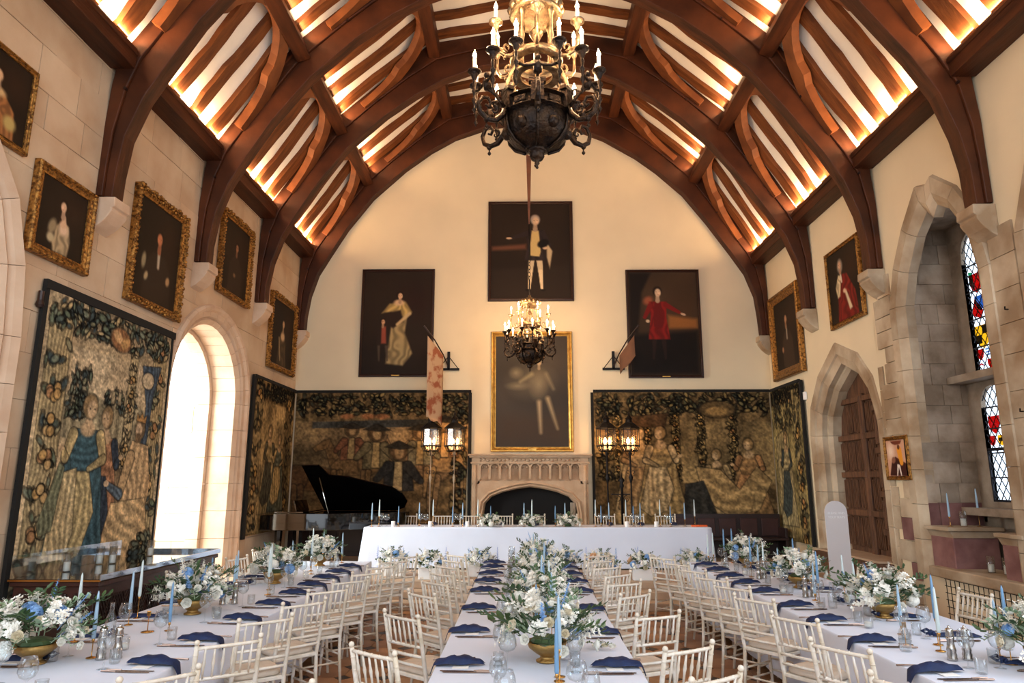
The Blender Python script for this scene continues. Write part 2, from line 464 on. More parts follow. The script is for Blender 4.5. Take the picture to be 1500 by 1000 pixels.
voussoirs(WL, NA, [(-.01, -.3), (-.01, -.06), (.06, .01), (.11, -.02), (.15, .03), (.23, .07), (.27, .02), (.27, -.3)], wallL, 'arch_stone', 'ashlar_pink')
# inner order of the archway, set back in the passage
wallP = lambda u, v, w: (XL-.5+w, u, v)
LA2 = arch_pts(11.3, 1.22, 3.35, 1.22, 16, 0)
voussoirs(WL, arch_pts(11.3, 1.13, 3.33, 1.15, 14, 0), [(0, -.25), (0, -.02), (.04, .0), (.22, .0), (.22, -.25)], wallP, 'inner_arch_stone', 'ashlar_pink')
# passage room beyond: end wall (ashlar below, plaster above), far wall, floor and ceiling
pw = MB().box((-7.5, 12.95, 2.8), (4.4, .2, 6)); pw.box((-9.7, 10.8, 2.8), (.2, 4.4, 6)); pw.box((-7.5, 8.6, 2.8), (4.4, .2, 6)); pw.box((-7.6, 10.8, 5.8), (4.4, 4.4, .2))
PW = obj('wall_passage', pw, 'passage_plaster', kind='structure')
pf = obj('floor_passage', MB().box((-7.6, 10.8, -.06), (4.2, 4.4, .1)), 'step_stone', kind='structure')
wallE = lambda u, v, w: (u, 12.85-w, v)
ashlar(PW, wallE, -9.6, -5.76, 0, 3.66, .5, .55, .95, [], 'ashlar_block', 'ashlar_pink', .035, 8, 60)
for k in range(9):   # quoin stones climbing the passage window jamb
    obj('quoin_stone', MB().box((-5.95-(.12 if k % 2 else 0), 12.82, 3.9+k*.24), (.42+(.24 if k % 2 else 0), .05, .225)), 'ashlar_pink', PW)
# ---- right wall
GD = [(11.12, .72), (11.12, 2.9), (11.3, 3.45), (11.6, 3.78), (12.15, 4.02), (12.75, 3.66), (13.12, 3.2), (13.2, 2.8), (13.2, .72)]
OR = [(8.24, .68), (8.24, 4.5), (8.36, 5.1), (8.62, 5.5), (8.86, 5.66), (8.98, 5.52), (9.1, 5.66), (9.42, 5.4), (9.72, 4.95), (9.9, 4.5), (9.93, .68)]
N2 = [(5.0, .9), (5.0, 4.7), (5.3, 5.3), (5.9, 5.8), (6.5, 5.75), (6.9, 5.35), (7.2, 4.7), (7.25, .9)]
mb = MB(); wall_open(mb, wallR, YN, YB+.3, 0, ZW, [grow(N2, .27), [(p[0], p[1]) for p in grow(OR, .27)], grow(GD, .33)], .16)
WR = obj('wall_right', mb, 'cream_plaster', kind='structure')
WRo = MB(); 
# door surround: outer order flat stones, inner chamfered order
voussoirs(WR, GD, [(-.0, -.16), (.0, -.06), (.14, -.02), (.16, .015), (.33, .03), (.36, -.01), (.36, -.16)], wallR, 'door_arch_stone', 'dressed_stone')
GDi = offset(GD, -.10); GDi[0] = (GDi[0][0], .72); GDi[-1] = (GDi[-1][0], .72)
wallR2 = lambda u, v, w: (XR+.16-w, u, v)
voussoirs(WR, GDi, [(-.0, -.24), (-.0, -.06), (.05, .0), (.12, .0), (.12, -.24)], wallR2, 'inner_door_stone', 'dressed_stone')
WR_back = MB(); wallR3 = lambda u, v, w: (XR+.6-w, u, v)
# oriel embrasure: surround stones with long and short quoins
voussoirs(WR, OR, [(-.0, -.16), (.0, -.03), (.07, .02), (.13, .05), (.3, .05), (.33, -.01), (.33, -.16)], wallR, 'oriel_arch_stone', 'dressed_stone')
voussoirs(WR, N2, [(0, -.16), (0, -.03), (.07, .02), (.13, .05), (.26, .05), (.29, -.01), (.29, -.16)], wallR, 'bay_arch_stone', 'dressed_stone')
rg = random.Random(4); z = .0
while z < 4.9:      # quoins on the left side of the embrasure
    h = rg.uniform(.22, .36); l = rg.choice([.16, .3, .44, .24]); red = .45 < z < 1.55 and rg.random() < .7
    obj('quoin_stone', MB().prism([(10.2, z+.006), (10.24+l, z+.006), (10.24+l, z+h-.006), (10.2, z+h-.006)], -.01, .035, wallR), 'red_stone' if red else 'dressed_stone', WR)
    z += h
z = .0
while z < 4.9:      # plain dressed pier between the two bays
    h = rg.uniform(.3, .5)
    obj('pier_stone', MB().prism([(7.52, z+.004), (7.93, z+.004), (7.93, z+h-.004), (7.52, z+h-.004)], -.01, .03, wallR), 'dressed_stone', WR)
    z += h
z = .6
while z < 3.4:      # quoins at the near side of the door
    h = rg.uniform(.24, .4); l = rg.choice([.08, .2, .14])
    obj('quoin_stone', MB().prism([(10.78-l, z+.006), (10.78, z+.006), (10.78, z+h-.006), (10.78-l, z+h-.006)], -.01, .02, wallR), 'dressed_stone', WR)
    z += h
# embrasure shell
em = MB()
em.box((XR+.5, 10.03, 3.2), (.72, .2, 5.4)); em.box((XR+.5, 8.14, 3.2), (.72, .2, 5.4)); em.box((XR+.5, 9.08, 5.78), (.72, 2.1, .2))
em.box((XR+.5, 9.08, .55), (.72, 2.1, .26)); em.box((XR+.83, 9.08, 1.0), (.08, 2.1, 1.2)); em.box((XR+.83, 9.08, 5.85), (.08, 2.1, .5)); em.box((XR+.83, 8.1, 3.6), (.08, .3, 4.4)); em.box((XR+.83, 10.02, 3.6), (.08, .3, 4.4))
EM = obj('wall_embrasure', em, 'grey_stone', kind='structure')
fJ = lambda u, v, w: (u, 9.93-w, v)
ashlar(EM, fJ, XR+.03, XR+.78, 1.66, 5.66, .3, .18, .55, [], 'jamb_stone', 'grey_stone', .012, 21, 60)
ashlar(EM, fJ, XR+.03, XR+.78, 1.33, 1.66, .33, .2, .4, [], 'red_jamb_stone', 'red_stone', .014, 23, 10)
# the two window seats of the embrasure with their shelves
def seat(y0, y1, tag_):
    obj('seat_block', MB().box((XR+.31, (y0+y1)/2, 1.02), (.6, y1-y0, .42)), 'red_stone', EM, bevel=.015)
    obj('seat_moulding', MB().prism([(XR+.01, 1.22), (XR+.61, 1.22), (XR+.66, 1.3), (XR-.03, 1.3)], y0-.02, y1, lambda u, v, w: (u, w, v)), 'dressed_stone', EM)
    obj('seat_shelf', MB().box((XR+.3, (y0+y1)/2-.02, 1.33), (.74, y1-y0+.06, .05)), 'dressed_stone', EM, bevel=.01)
seat(9.42, 9.92, 0); seat(8.06, 8.48, 1)
obj('ledge_slab', MB().box((XR+.22, 8.85, .765), (.66, 2.0, .13)), 'dressed_stone', EM, bevel=.015)
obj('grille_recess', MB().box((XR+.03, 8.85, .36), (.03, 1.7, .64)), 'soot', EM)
gr = MB()
for k in range(18): gr.box((XR-.0, 8.05+k*.095, .36), (.012, .008, .64))
for k in range(8): gr.box((XR-.0, 8.85, .06+k*.088), (.012, 1.7, .008))
obj('heating_grille', gr, 'black_iron', EM)
# window of the embrasure: two lights over two, with transom and mullion
def light_poly(y0, y1, z0, z1, pt):
    c = (y0+y1)/2; h = (y1-y0)/2
    P = [(y0, z0), (y0, z1)]
    for i in range(1, 8):
        t = i/8; a = PI*(1-t)
        P.append((c+h*math.cos(a), z1+pt*math.sin(a)**.75))
    P += [(y1, z1), (y1, z0)]; return P
fWn = lambda u, v, w: (6.42-w, u, v)
WN = obj('window_1', MB(), 'grey_stone', kind='structure')
lights = [(9.15, 9.66, 1.68, 2.95, .3), (9.15, 9.66, 3.46, 5.05, .42), (8.5, 9.0, 1.68, 2.95, .3), (8.5, 9.0, 3.46, 5.05, .42)]
fr = MB()
def frame_wall(mb, f, u0, u1, z0, z1, C, th):
    wall_open(mb, f, u0, u1, z0, z1, [C], th)
for (y0, y1, z0, z1, pt) in lights:
    zz0, zz1 = (1.5, 3.32) if z0 < 3 else (3.42, 5.7)
    ya, yb = (9.08, 9.95) if y0 > 9.1 else (8.2, 9.08)
    frame_wall(fr, fWn, ya, yb, zz0, zz1, light_poly(y0, y1, z0, z1, pt), .07)
fr.box((6.3, 9.07, 3.37), (.3, 1.76, .1)); fr.box((6.39, 9.06, 3.6), (.1, .07, 4.2)); fr.box((6.3, 9.07, 1.55), (.34, 1.76, .1))
me_ = fr.mesh('window_frame', 'grey_stone'); fixn(me_); objm('window_frame', me_, WN)
def in_poly(p, C):
    r = False; n = len(C); x, y = p
    for i in range(n):
        x1, y1 = C[i]; x2, y2 = C[(i+1) % n]
        if (y1 > y) != (y2 > y) and x < (x2-x1)*(y-y1)/(y2-y1)+x1: r = not r
    return r
for (y0, y1, z0, z1, pt) in lights:
    C = light_poly(y0, y1, z0, z1, pt); pn = MB().prism(C, -.03, -.025, fWn)
    WP = obj('window_glass', pn, 'pane_clear', WN)
    ld = MB(); w_, h_ = .13, .19
    top = z1+pt
    for sgn in (-1, 1):
        k = -14
        while k < 30:
            # line: v = z0 + k*h + sgn*(u-y0)*h_/w_  clipped by sampling
            run = []
            for q in range(25):
                u = y0+(y1-y0)*q/24; v = z0+k*h_+sgn*(u-y0)*h_/w_
                if v >= z0 and in_poly((u, v), C): run.append((u, v))
            if len(run) > 1:
                a, b = run[0], run[-1]; dx, dz = b[0]-a[0], b[1]-a[1]; l = math.hypot(dx, dz); nx, nz = -dz/l*.005, dx/l*.005
                ld.prism([(a[0]-nx, a[1]-nz), (b[0]-nx, b[1]-nz), (b[0]+nx, b[1]+nz), (a[0]+nx, a[1]+nz)], -.024, -.016, fWn)
            k += 1
    obj('lead_lattice', ld, 'lead', WP)
    bars = MB()
    for zz in ([2.0, 2.33, 2.66, 2.95] if z0 < 3 else [3.8, 4.2, 4.6, 4.98]):
        bars.prism([(y0, zz-.009), (y1, zz-.009), (y1, zz+.009), (y0, zz+.009)], -.016, -.004, fWn)
    if z0 < 3:
        bars.prism([(y0, 2.36), (y1, 2.36), (y1, 2.40), (y0, 2.40)], -.02, -.0, fWn)
        for yy in (y0+.012, y1-.012): bars.prism([(yy-.012, z0), (yy+.012, z0), (yy+.012, 2.4), (yy-.012, 2.4)], -.02, -.0, fWn)
        bars.prism([(y0, z0), (y1, z0), (y1, z0+.03), (y0, z0+.03)], -.02, -.0, fWn)
    obj('saddle_bars', bars, 'lead', WN)
def shield(y, z, s, m1, m2, style):
    P = [(y-s, z+s), (y+s, z+s), (y+s, z), (y+s*.7, z-s*.7), (y, z-s*1.2), (y-s*.7, z-s*.7), (y-s, z)]
    sh = obj('heraldic_shield', MB().prism(P, -.023, -.013, fWn), m1, WN)
    c = MB()
    if style == 'chev': c.prism([(y-s, z-.1*s), (y, z+.45*s), (y+s, z-.1*s), (y+s, z-.45*s), (y, z+.1*s), (y-s, z-.45*s)], -.013, -.009, fWn)
    elif style == 'quarter':
        for (a, b) in ((-.5, .55), (.5, -.3)): c.prism([(y+(a-.4)*s, z+(b-.4)*s), (y+(a+.4)*s, z+(b-.4)*s), (y+(a+.4)*s, z+(b+.4)*s), (y+(a-.4)*s, z+(b+.4)*s)], -.013, -.009, fWn)
    elif style == 'bars':
        for b in (.6, 0, -.55): c.prism([(y-s*.8, z+b*s), (y+s*.8, z+b*s), (y+s*.8, z+(b+.25)*s), (y-s*.8, z+(b+.25)*s)], -.013, -.009, fWn)
    else:
        for b in (-.5, 0, .5): c.prism([(y-s*.2+b*s, z-.3*s), (y+s*.2+b*s, z-.3*s), (y+s*.2+b*s, z+.5*s), (y-s*.2+b*s, z+.5*s)], -.013, -.009, fWn)
    obj('shield_charge', c, m2, sh)
for k, dy in enumerate((0, -.64)):
    shield(9.44+dy, 3.95, .15, 'pane_gold', 'pane_black', 'quarter'); shield(9.36+dy, 3.70, .07, 'pane_clear', 'pane_blue', 'bars')
    shield(9.54+dy, 3.70, .07, 'pane_red', 'pane_clear', 'chev'); shield(9.35+dy, 3.55, .06, 'pane_red', 'pane_gold', 'bits'); shield(9.54+dy, 3.55, .06, 'pane_clear', 'pane_red', 'chev')
    shield(9.43+dy, 4.72, .13, 'pane_red', 'pane_clear', 'quarter'); shield(9.40+dy, 4.42, .1, 'pane_blue', 'pane_clear', 'bits')
    obj('ruby_mantling', MB().prism([(9.3+dy, 5.0), (9.36+dy, 4.85), (9.33+dy, 4.7), (9.29+dy, 4.6), (9.27+dy, 4.9)], -.023, -.012, fWn), 'pane_red', WN)
    obj('ruby_mantling', MB().prism([(9.36+dy, 4.3), (9.5+dy, 4.5), (9.58+dy, 4.3), (9.55+dy, 4.25), (9.42+dy, 4.2)], -.023, -.012, fWn), 'pane_red', WN)
    obj('green_pane', MB().prism([(9.47+dy, 4.62), (9.56+dy, 4.7), (9.56+dy, 4.9), (9.49+dy, 4.88)], -.023, -.012, fWn), 'pane_green', WN)
    shield(9.46+dy, 2.72, .11, 'pane_red', 'pane_clear', 'chev'); shield(9.36+dy, 2.5, .065, 'pane_gold', 'pane_black', 'bits'); shield(9.54+dy, 2.5, .065, 'pane_red', 'pane_clear', 'quarter')
# bay window nearer the camera (only its surround shows): stone jambs and one tall light
em2 = MB(); em2.box((XR+.45, 7.36, 3.3), (.7, .2, 5.2)); em2.box((XR+.45, 4.9, 3.3), (.7, .2, 5.2)); em2.box((XR+.45, 6.1, .85), (.7, 2.6, .2)); em2.box((XR+.45, 6.1, 5.95), (.7, 2.6, .2))
E2 = obj('wall_bay', em2, 'grey_stone', kind='structure')
fr2 = MB(); f2 = lambda u, v, w: (XR+.7-w, u, v)
wall_open(fr2, f2, 5.0, 7.25, .9, 5.9, [light_poly(5.3, 6.0, 1.5, 4.6, .5), light_poly(6.25, 6.95, 1.5, 4.6, .5)], .15)
W2 = obj('window_2', fr2, 'grey_stone', kind='structure')
for y0 in (5.3, 6.25): obj('window_glass', MB().prism(light_poly(y0, y0+.7, 1.5, 4.6, .5), -.08, -.075, f2), 'pane_clear', W2)
# back wall; the near end behind the camera stays open
mb = MB().prism([(XL-.5, 0), (XR+.5, 0), (XR+.5, 7.3), (4.5, 9.5), (2.4, 11.2), (.2, 11.6), (-2.0, 11.2), (-4.1, 9.5), (XL-.5, 7.4)], YB, YB+.3, lambda u, v, w: (u, w, v))
obj('wall_back', mb, 'cream_plaster', kind='structure')
# ================================================= ROOF
RL = [(-5.12, 7.30), (-3.85, 9.25), (-1.95, 10.98), (.2, 11.35), (2.35, 10.98), (4.25, 9.25), (5.53, 7.08)]
RLo = [(-5.3, 7.35), (-3.98, 9.36), (-2.0, 11.1), (.2, 11.47), (2.4, 11.1), (4.38, 9.36), (5.71, 7.13)]
TY = [5.35, 7.9, 10.45, 12.95, 15.4]
fXZ = lambda u, v, w: (u, w, v)
CE = obj('ceiling', MB().strip(RL, RLo, YN, YB+.2, fXZ), 'white_plaster', kind='structure')
inner = [(-5.04, 5.38), (-5.03, 5.7), (-4.97, 6.2), (-4.8, 6.73), (-4.54, 7.2), (-4.17, 7.84), (-3.58, 8.63), (-2.83, 9.36), (-2.2, 9.84), (-1.62, 10.17), (-.8, 10.48), (.28, 10.62),
         (1.3, 10.42), (2.0, 10.12), (2.75, 9.66), (3.25, 9.27), (3.85, 8.68), (4.37, 7.97), (4.9, 7.2), (5.2, 6.7), (5.38, 6.15), (5.44, 5.7), (5.46, 5.22)]
outer = [(-5.23, 5.38), (-5.23, 5.8), (-5.23, 6.3), (-5.2, 6.9), (-5.15, 7.3), (-4.75, 7.92), (-3.9, 9.22), (-3.1, 9.95), (-2.5, 10.5), (-1.9, 11.0), (-.9, 11.17), (.22, 11.36),
         (1.4, 11.16), (2.3, 11.0), (2.9, 10.5), (3.5, 9.95), (4.25, 9.26), (4.8, 8.35), (5.5, 7.15), (5.6, 6.9), (5.64, 6.3), (5.64, 5.8), (5.64, 5.22)]
mid = [(a[0]*.45+b[0]*.55, a[1]*.45+b[1]*.55) for a, b in zip(inner, outer)]
def wob(C, s, k): return [(x+math.sin(i*2.1+k)*s, z+math.cos(i*1.7+k)*s) for i, (x, z) in enumerate(C)]
CRB = {}
for k, y in enumerate(TY):
    w = .15
    tr = obj('roof_truss', MB().strip(mid, outer, y-w, y+w, fXZ), 'oak', CE, bevel=.012)
    inn = wob(inner, .008, k); inn[0] = inner[0]; inn[-1] = inner[-1]
    obj('arch_brace', MB().strip(inn[:12], [(a[0]*.99+b[0]*.01, a[1]*.99+b[1]*.01) for a, b in zip(mid, inner)][:12], y-w+.035, y+w-.035, fXZ), 'oak', tr, bevel=.01)
    obj('arch_brace', MB().strip(inn[11:], mid[11:], y-w+.035, y+w-.035, fXZ), 'oak', tr, bevel=.01)
    # pegs
    pg = MB()
    for i in (3, 5, 7, 15, 17, 19): pg.lathe([(.02, -.02), (.02, .02)], 8, Matrix.Translation((mid[i][0], y-w-.0, mid[i][1])) @ Matrix.Rotation(PI/2, 4, 'X'))
    obj('oak_pegs', pg, 'dark_wood', tr)
    # stone corbels under the posts
    for side, (xw, zt) in enumerate(((XL, 5.36), (XR, 5.2))):
        s = 1 if side == 0 else -1
        cb = MB()
        f = (lambda u, v, w2, s=s, xw=xw, y=y: (xw+s*v, y+w2, u))
        prof = [(zt, 0), (zt, .27), (zt-.12, .28), (zt-.14, .24), (zt-.17, .25), (zt-.22, .22), (zt-.30, .16), (zt-.37, .08), (zt-.42, 0)]
        cb.prism(prof, -.165, .165, f)
        CRB[(k, side)] = obj('corbel', cb, 'dressed_stone' if side else 'ashlar_pink', WR if side else WL, bevel=.012)
def slope_frame(P, Q):
    d = Vector((Q[0]-P[0], 0, Q[1]-P[1])); L = d.length; d.normalize()
    n = Vector((0, 1, 0)).cross(d)
    return d, L, n
rg = random.Random(9)
tiers = [(RL[0], RL[1]), (RL[1], RL[2]), (RL[2], RL[3]), (RL[6], RL[5]), (RL[5], RL[4]), (RL[4], RL[3])]
for b in range(4):
    y0, y1 = TY[b], TY[b+1]
    for ti, (P, Q) in enumerate(tiers):
        d, L, n = slope_frame(P, Q)
        if ti >= 3: n = -n
        if n.z > 0: n = -n
        for yc in (.34, .92, 1.49, 2.07):
            hw = rg.uniform(.095, .135); mbr = MB(); A = []; B = []
            nS = 9; ph = rg.uniform(0, 6)
            vs = []
            for i in range(nS+1):
                t = i/nS; wv = .022*math.sin(t*7+ph)+rg.uniform(-.008, .008)
                c = Vector((P[0], y0+yc+wv, P[1]))+d*(L*t)
                h2 = hw+rg.uniform(-.012, .012)
                for (sy, dn) in ((-1, -.02), (-1, .08), (1, .08), (1, -.02)):
                    vs.append(c+Vector((0, sy*h2, 0))+n*dn)
            fs = []
            for i in range(nS):
                for q in range(4): fs.append((i*4+q, i*4+(q+1) % 4, (i+1)*4+(q+1) % 4, (i+1)*4+q))
            fs += [(3, 2, 1, 0), (nS*4, nS*4+1, nS*4+2, nS*4+3)]
            obj('rafter', mbr.add(vs, fs), 'oak_rafter', CE)
    # wall plates and purlins
    for (x, z, dx, dz) in ((-5.08, 7.24, .32, .28), (5.49, 7.02, .32, .28)):
        obj('wall_plate', MB().box((x, (y0+y1)/2, z), (dx, y1-y0-.3, dz)), 'oak_long', CE, bevel=.012)
        s = 1 if x < 0 else -1
        obj('plate_moulding', MB().box((x+s*.15, (y0+y1)/2, z+.07), (.06, y1-y0-.3, .07)), 'oak_long', CE, bevel=.015)
        # lamp strip lying on the plate
        obj('light_strip', MB().box((x+s*.1, (y0+y1)/2, z+.15), (.03, y1-y0-.4, .012)), 'led_strip', CE)
    for i, (P, s) in enumerate(((RL[1], 1), (RL[2], 1), (RL[5], -1), (RL[4], -1))):
        big = i in (0, 2)
        obj('purlin', MB().box((P[0]+s*.12, (y0+y1)/2, P[1]-.19), (.24, y1-y0-.28, .3), Matrix.Rotation(-s*.35 if big else 0, 3, 'Y')), 'oak_long', CE, bevel=.015)
        if big: obj('light_strip', MB().box((P[0]+s*.17, (y0+y1)/2, P[1]-.03), (.03, y1-y0-.4, .012)), 'led_strip', CE)
    # curved wind braces on the slopes
    for (P, Q, s) in ((RL[0], RL[1], 1), (RL[1], RL[2], 1), (RL[6], RL[5], -1), (RL[5], RL[4], -1)):
        d, L, n = slope_frame(P, Q)
        if n.z > 0: n = -n
        ym = (y0+y1)/2
        for sg in (-1, 1):
            A = []; B = []
            for i in range(13):
                t = i/12; ph = t*PI/2
                a, bb = 1.08, L*.68
                yy = ym+sg*a*math.cos(ph); ss = L*.24+bb*math.sin(ph)
                cusp = .07*max(0, 1-abs(t-.42)/.1)
                ny, ns = math.cos(ph)*sg, math.sin(ph)
                A.append((yy-ny*(.045+cusp), ss-ns*(.03+cusp))); B.append((yy+ny*.19, ss+ns*.22))
            fb = (lambda u, v, w2: tuple(Vector((P[0], u, P[1]))+d*v+n*w2))
            obj('wind_brace', MB().strip(A, B, .10, .24, fb), 'oak_brace', CE)
# lamps: strips of warm light lying on the wall plates and lower purlins, shining up the slopes
for b in range(4):
    y = (TY[b]+TY[b+1])/2
    for (x, z, tx, tz, pw) in ((-4.93, 7.42, -4.3, 9.2, 74), (5.34, 7.2, 4.75, 9.2, 74), (-3.6, 9.27, -2.5, 10.9, 44), (4.0, 9.27, 2.9, 10.9, 44)):
        area('strip_lamp', (x, y, z), (tx, y, tz), 2.1, .03, pw, (1, .62, .32))

# ================================================= arched oak double door in the right wall
DR = thing_door = obj('door_1', MB().prism(grow(GD, .02), -.38, -.44, wallR), 'door_oak', kind='structure')
wd = lambda u, v, w: (XR+.37-w, u, v)
for k in range(2):
    a0, a1 = (12.2, 13.18) if k == 0 else (11.14, 12.14)
    ztop = 3.75
    for r in range(5):      # linenfold panels between ledges
        z0 = .82+r*.66; z1 = z0+.52
        if z1 > 3.75: continue
        for c in range(3):
            u0 = a0+.06+c*(a1-a0-.1)/3; u1 = u0+(a1-a0-.1)/3-.03
            if z1 > 3.2 and (u0 < 11.4 or u1 > 13.0): continue
            lf = MB()
            for q in range(5):
                uu = u0+(u1-u0)*(q+.5)/5; lf.box(wd(uu, (z0+z1)/2, .012), (.026, (u1-u0)/5*.55, z1-z0-.02*abs(q-2)))
            obj('linenfold_panel', lf, 'door_oak', DR)
        obj('door_ledge', MB().box(wd((a0+a1)/2, z1+.07, .03), (.06, a1-a0, .1)), 'door_oak', DR, bevel=.01)
    for u in (a0+.02, a1-.02): obj('door_stile', MB().box(wd(u, 2.1, .025), (.05, .09, 2.75)), 'door_oak', DR, bevel=.01)
# the half-open near leaf standing at an angle
lf = obj('door_leaf', MB().box((0, 0, 0), (.06, .5, 2.6)), 'door_oak', DR, loc=(XR+.2, 11.32, 2.25), bevel=.01); lf.rotation_euler = (0, 0, -.3)
for z in (-1.1, -.5, .2, .9): obj('leaf_ledge', MB().box((-.05, 0, z), (.05, .46, .1)), 'door_oak', lf, bevel=.01)
for k in range(3):
    for z in (-.85, -.15, .55): obj('leaf_panel', MB().box((-.04, -.15+k*.15, z), (.03, .11, .5)), 'door_oak', lf, bevel=.012)
obj('threshold', MB().box((XR+.2, 12.16, .69), (.75, 2.2, .1)), 'step_stone', WR)
obj('threshold_board', MB().box((XR-.14, 12.1, .66), (.3, 2.3, .1)), 'door_oak', WR, bevel=.01)
obj('threshold_riser', MB().box((XR-.12, 12.1, .48), (.2, 2.2, .26)), 'door_oak', WR)
db = MB().box((XR+.6, 13.6, 2.4), (.8, .1, 3.6)); db.box((XR+.6, 10.75, 2.4), (.8, .1, 3.6)); db.box((XR+1.0, 12.2, 2.4), (.1, 3, 3.6)); db.box((XR+.6, 12.2, 4.4), (.8, 3, .1))
obj('wall_doorway', db, 'grey_stone', kind='structure')
# ================================================= PAINTED THINGS (colour attribute on a fine grid)
def vnoise(h, w, cell, seed):
    r = np.random.RandomState(seed); gh, gw = int(h/cell)+3, int(w/cell)+3
    g = r.rand(gh, gw); y = np.arange(h)/cell; x = np.arange(w)/cell
    yi = y.astype(int); xi = x.astype(int); fy = (y-yi)[:, None]; fx = (x-xi)[None, :]
    fy = fy*fy*(3-2*fy); fx = fx*fx*(3-2*fx)
    a = g[yi][:, xi]; b = g[yi][:, xi+1]; c = g[yi+1][:, xi]; d = g[yi+1][:, xi+1]
    return (a*(1-fx)+b*fx)*(1-fy)+(c*(1-fx)+d*fx)*fy
class Pic:
    sat = 1.; gain = 1.
    """v grows downwards, both axes in units of the picture's width"""
    def __init__(s, w, h, asp, base):
        s.w, s.h = w, h; s.U = (np.arange(w)/(w-1))[None, :]*np.ones((h, 1)); s.V = (np.arange(h)/(h-1))[:, None]*asp*np.ones((1, w))
        s.asp = asp; s.c = np.ones((h, w, 3))*np.array(base); s.px = 1./w
    def n(s, cell, seed): return vnoise(s.h, s.w, max(1.5, cell*s.w), seed)
    def put(s, m, col, a=1.):
        m = np.clip(m, 0, 1)[..., None]*a
        col = np.array(col) if not isinstance(col, np.ndarray) else col
        s.c = s.c*(1-m)+col*m
    def ell(s, x, y, rx, ry, col, rot=0, soft=.12, a=1., line=None):
        dx, dy = s.U-x, s.V-y; c, q = math.cos(rot), math.sin(rot)
        d = np.sqrt(((dx*c+dy*q)/rx)**2+((-dx*q+dy*c)/ry)**2)
        if line is not None: s.put((1+1.3*s.px/min(rx, ry)-d)/.12, line, .5)
        m = (1-d)/soft; s.put(m, col, a); return np.clip(m, 0, 1)
    def cap(s, p, q, r0, r1, col, soft=None, a=1., line=None, fold=0, seed=0):
        px, py = p; dx, dy = q[0]-px, q[1]-py
        t = np.clip(((s.U-px)*dx+(s.V-py)*dy)/(dx*dx+dy*dy+1e-9), 0, 1)
        d = np.hypot(s.U-px-t*dx, s.V-py-t*dy); r = r0+(r1-r0)*t; so = soft or s.px*1.3
        if line is not None: s.put((r+s.px*.9-d)/so, line, .8)
        s.put((r-d)/so+.0, s.shade(col, fold, seed, math.atan2(dy, dx)), a)
    def shade(s, col, fold, seed, ang=PI/2):
        col = np.array(col)
        if not fold: return col
        k = -math.sin(ang)*s.U+math.cos(ang)*s.V
        f = np.sin(k*fold+s.n(.12, seed)*9+s.n(.3, seed+5)*5)
        return col[None, None, :]*(1+.17*f[..., None])
    def poly(s, P, col, line=None, a=1., fold=0, seed=0, ang=PI/2, soft=None):
        P = [(x, y) for x, y in P]; n = len(P); ins = np.zeros(s.U.shape, bool); dm = np.full(s.U.shape, 9.)
        for i in range(n):
            x1, y1 = P[i]; x2, y2 = P[(i+1) % n]
            if y1 != y2:
                c = ((y1 > s.V) != (y2 > s.V)) & (s.U < (x2-x1)*(s.V-y1)/(y2-y1)+x1); ins ^= c
            dx, dy = x2-x1, y2-y1; t = np.clip(((s.U-x1)*dx+(s.V-y1)*dy)/(dx*dx+dy*dy+1e-9), 0, 1)
            dm = np.minimum(dm, np.hypot(s.U-x1-t*dx, s.V-y1-t*dy))
        sd = np.where(ins, dm, -dm); so = soft or s.px*1.2
        if line is not None: s.put((sd+s.px*1.0)/so, line, .8)
        s.put(sd/so+.3, s.shade(col, fold, seed, ang), a)
    def curve(s, pts, r, col, a=1.):
        for i in range(len(pts)-1): s.cap(pts[i], pts[i+1], r, r, col, a=a)
    def foliage(s, x0, x1, y0, y1, cols, size, num, seed, line=(.02, .02, .02)):
        rg = random.Random(seed)
        for _ in range(num):
            x, y = rg.uniform(x0, x1), rg.uniform(y0, y1); z = size*rg.uniform(.6, 1.4)
            m = ((s.U > x-z*2) & (s.U < x+z*2))
            s.ell(x, y, z, z*rg.uniform(.35, .6), rg.choice(cols), rg.uniform(0, PI), .4, line=line)
    def fruit(s, x, y, r, cols, seed):
        rg = random.Random(seed)
        for k in range(5):
            a = rg.uniform(0, 6.3); s.ell(x+math.cos(a)*r*.7, y+math.sin(a)*r*.7, r*.62, r*.6, rg.choice(cols), 0, .25, line=(.03, .02, .01))
    def hatch(s, amt, seed, cell=.006, cy=.02):
        n1 = vnoise(s.h, s.w, max(1.5, cell*s.w), seed); n2 = vnoise(s.h, s.w, max(2, cy*s.w), seed+1)
        s.c *= (1+amt*((n1+n2)-1))[..., None]
    def mesh(s, name, f, m):
        h, w = s.h, s.w
        vs = []
        for j in range(h):
            for i in range(w): vs.append(f(i/(w-1), j/(h-1)))
        idx = np.arange(h*w).reshape(h, w)
        fs = np.stack([idx[:-1, :-1], idx[1:, :-1], idx[1:, 1:], idx[:-1, 1:]], -1).reshape(-1, 4)
        me = bpy.data.meshes.new(name); me.from_pydata(vs, [], fs.tolist()); me.materials.append(MATS[m])
        at = me.color_attributes.new('Col', 'FLOAT_COLOR', 'POINT')
        c = np.clip(s.c, 0, 1); g_ = c.mean(-1, keepdims=True); c = (g_+(c-g_)*s.sat)*s.gain; lin = np.where(c <= .04045, c/12.92, ((c+.055)/1.055)**2.4)
        buf = np.ones((h*w, 4), np.float32); buf[:, :3] = lin.reshape(-1, 3); at.data.foreach_set('color', buf.ravel())
        me.update(); return me
def H(h): return tuple(int(h[i:i+2], 16)/255 for i in (0, 2, 4))
INK = H('1b1712')
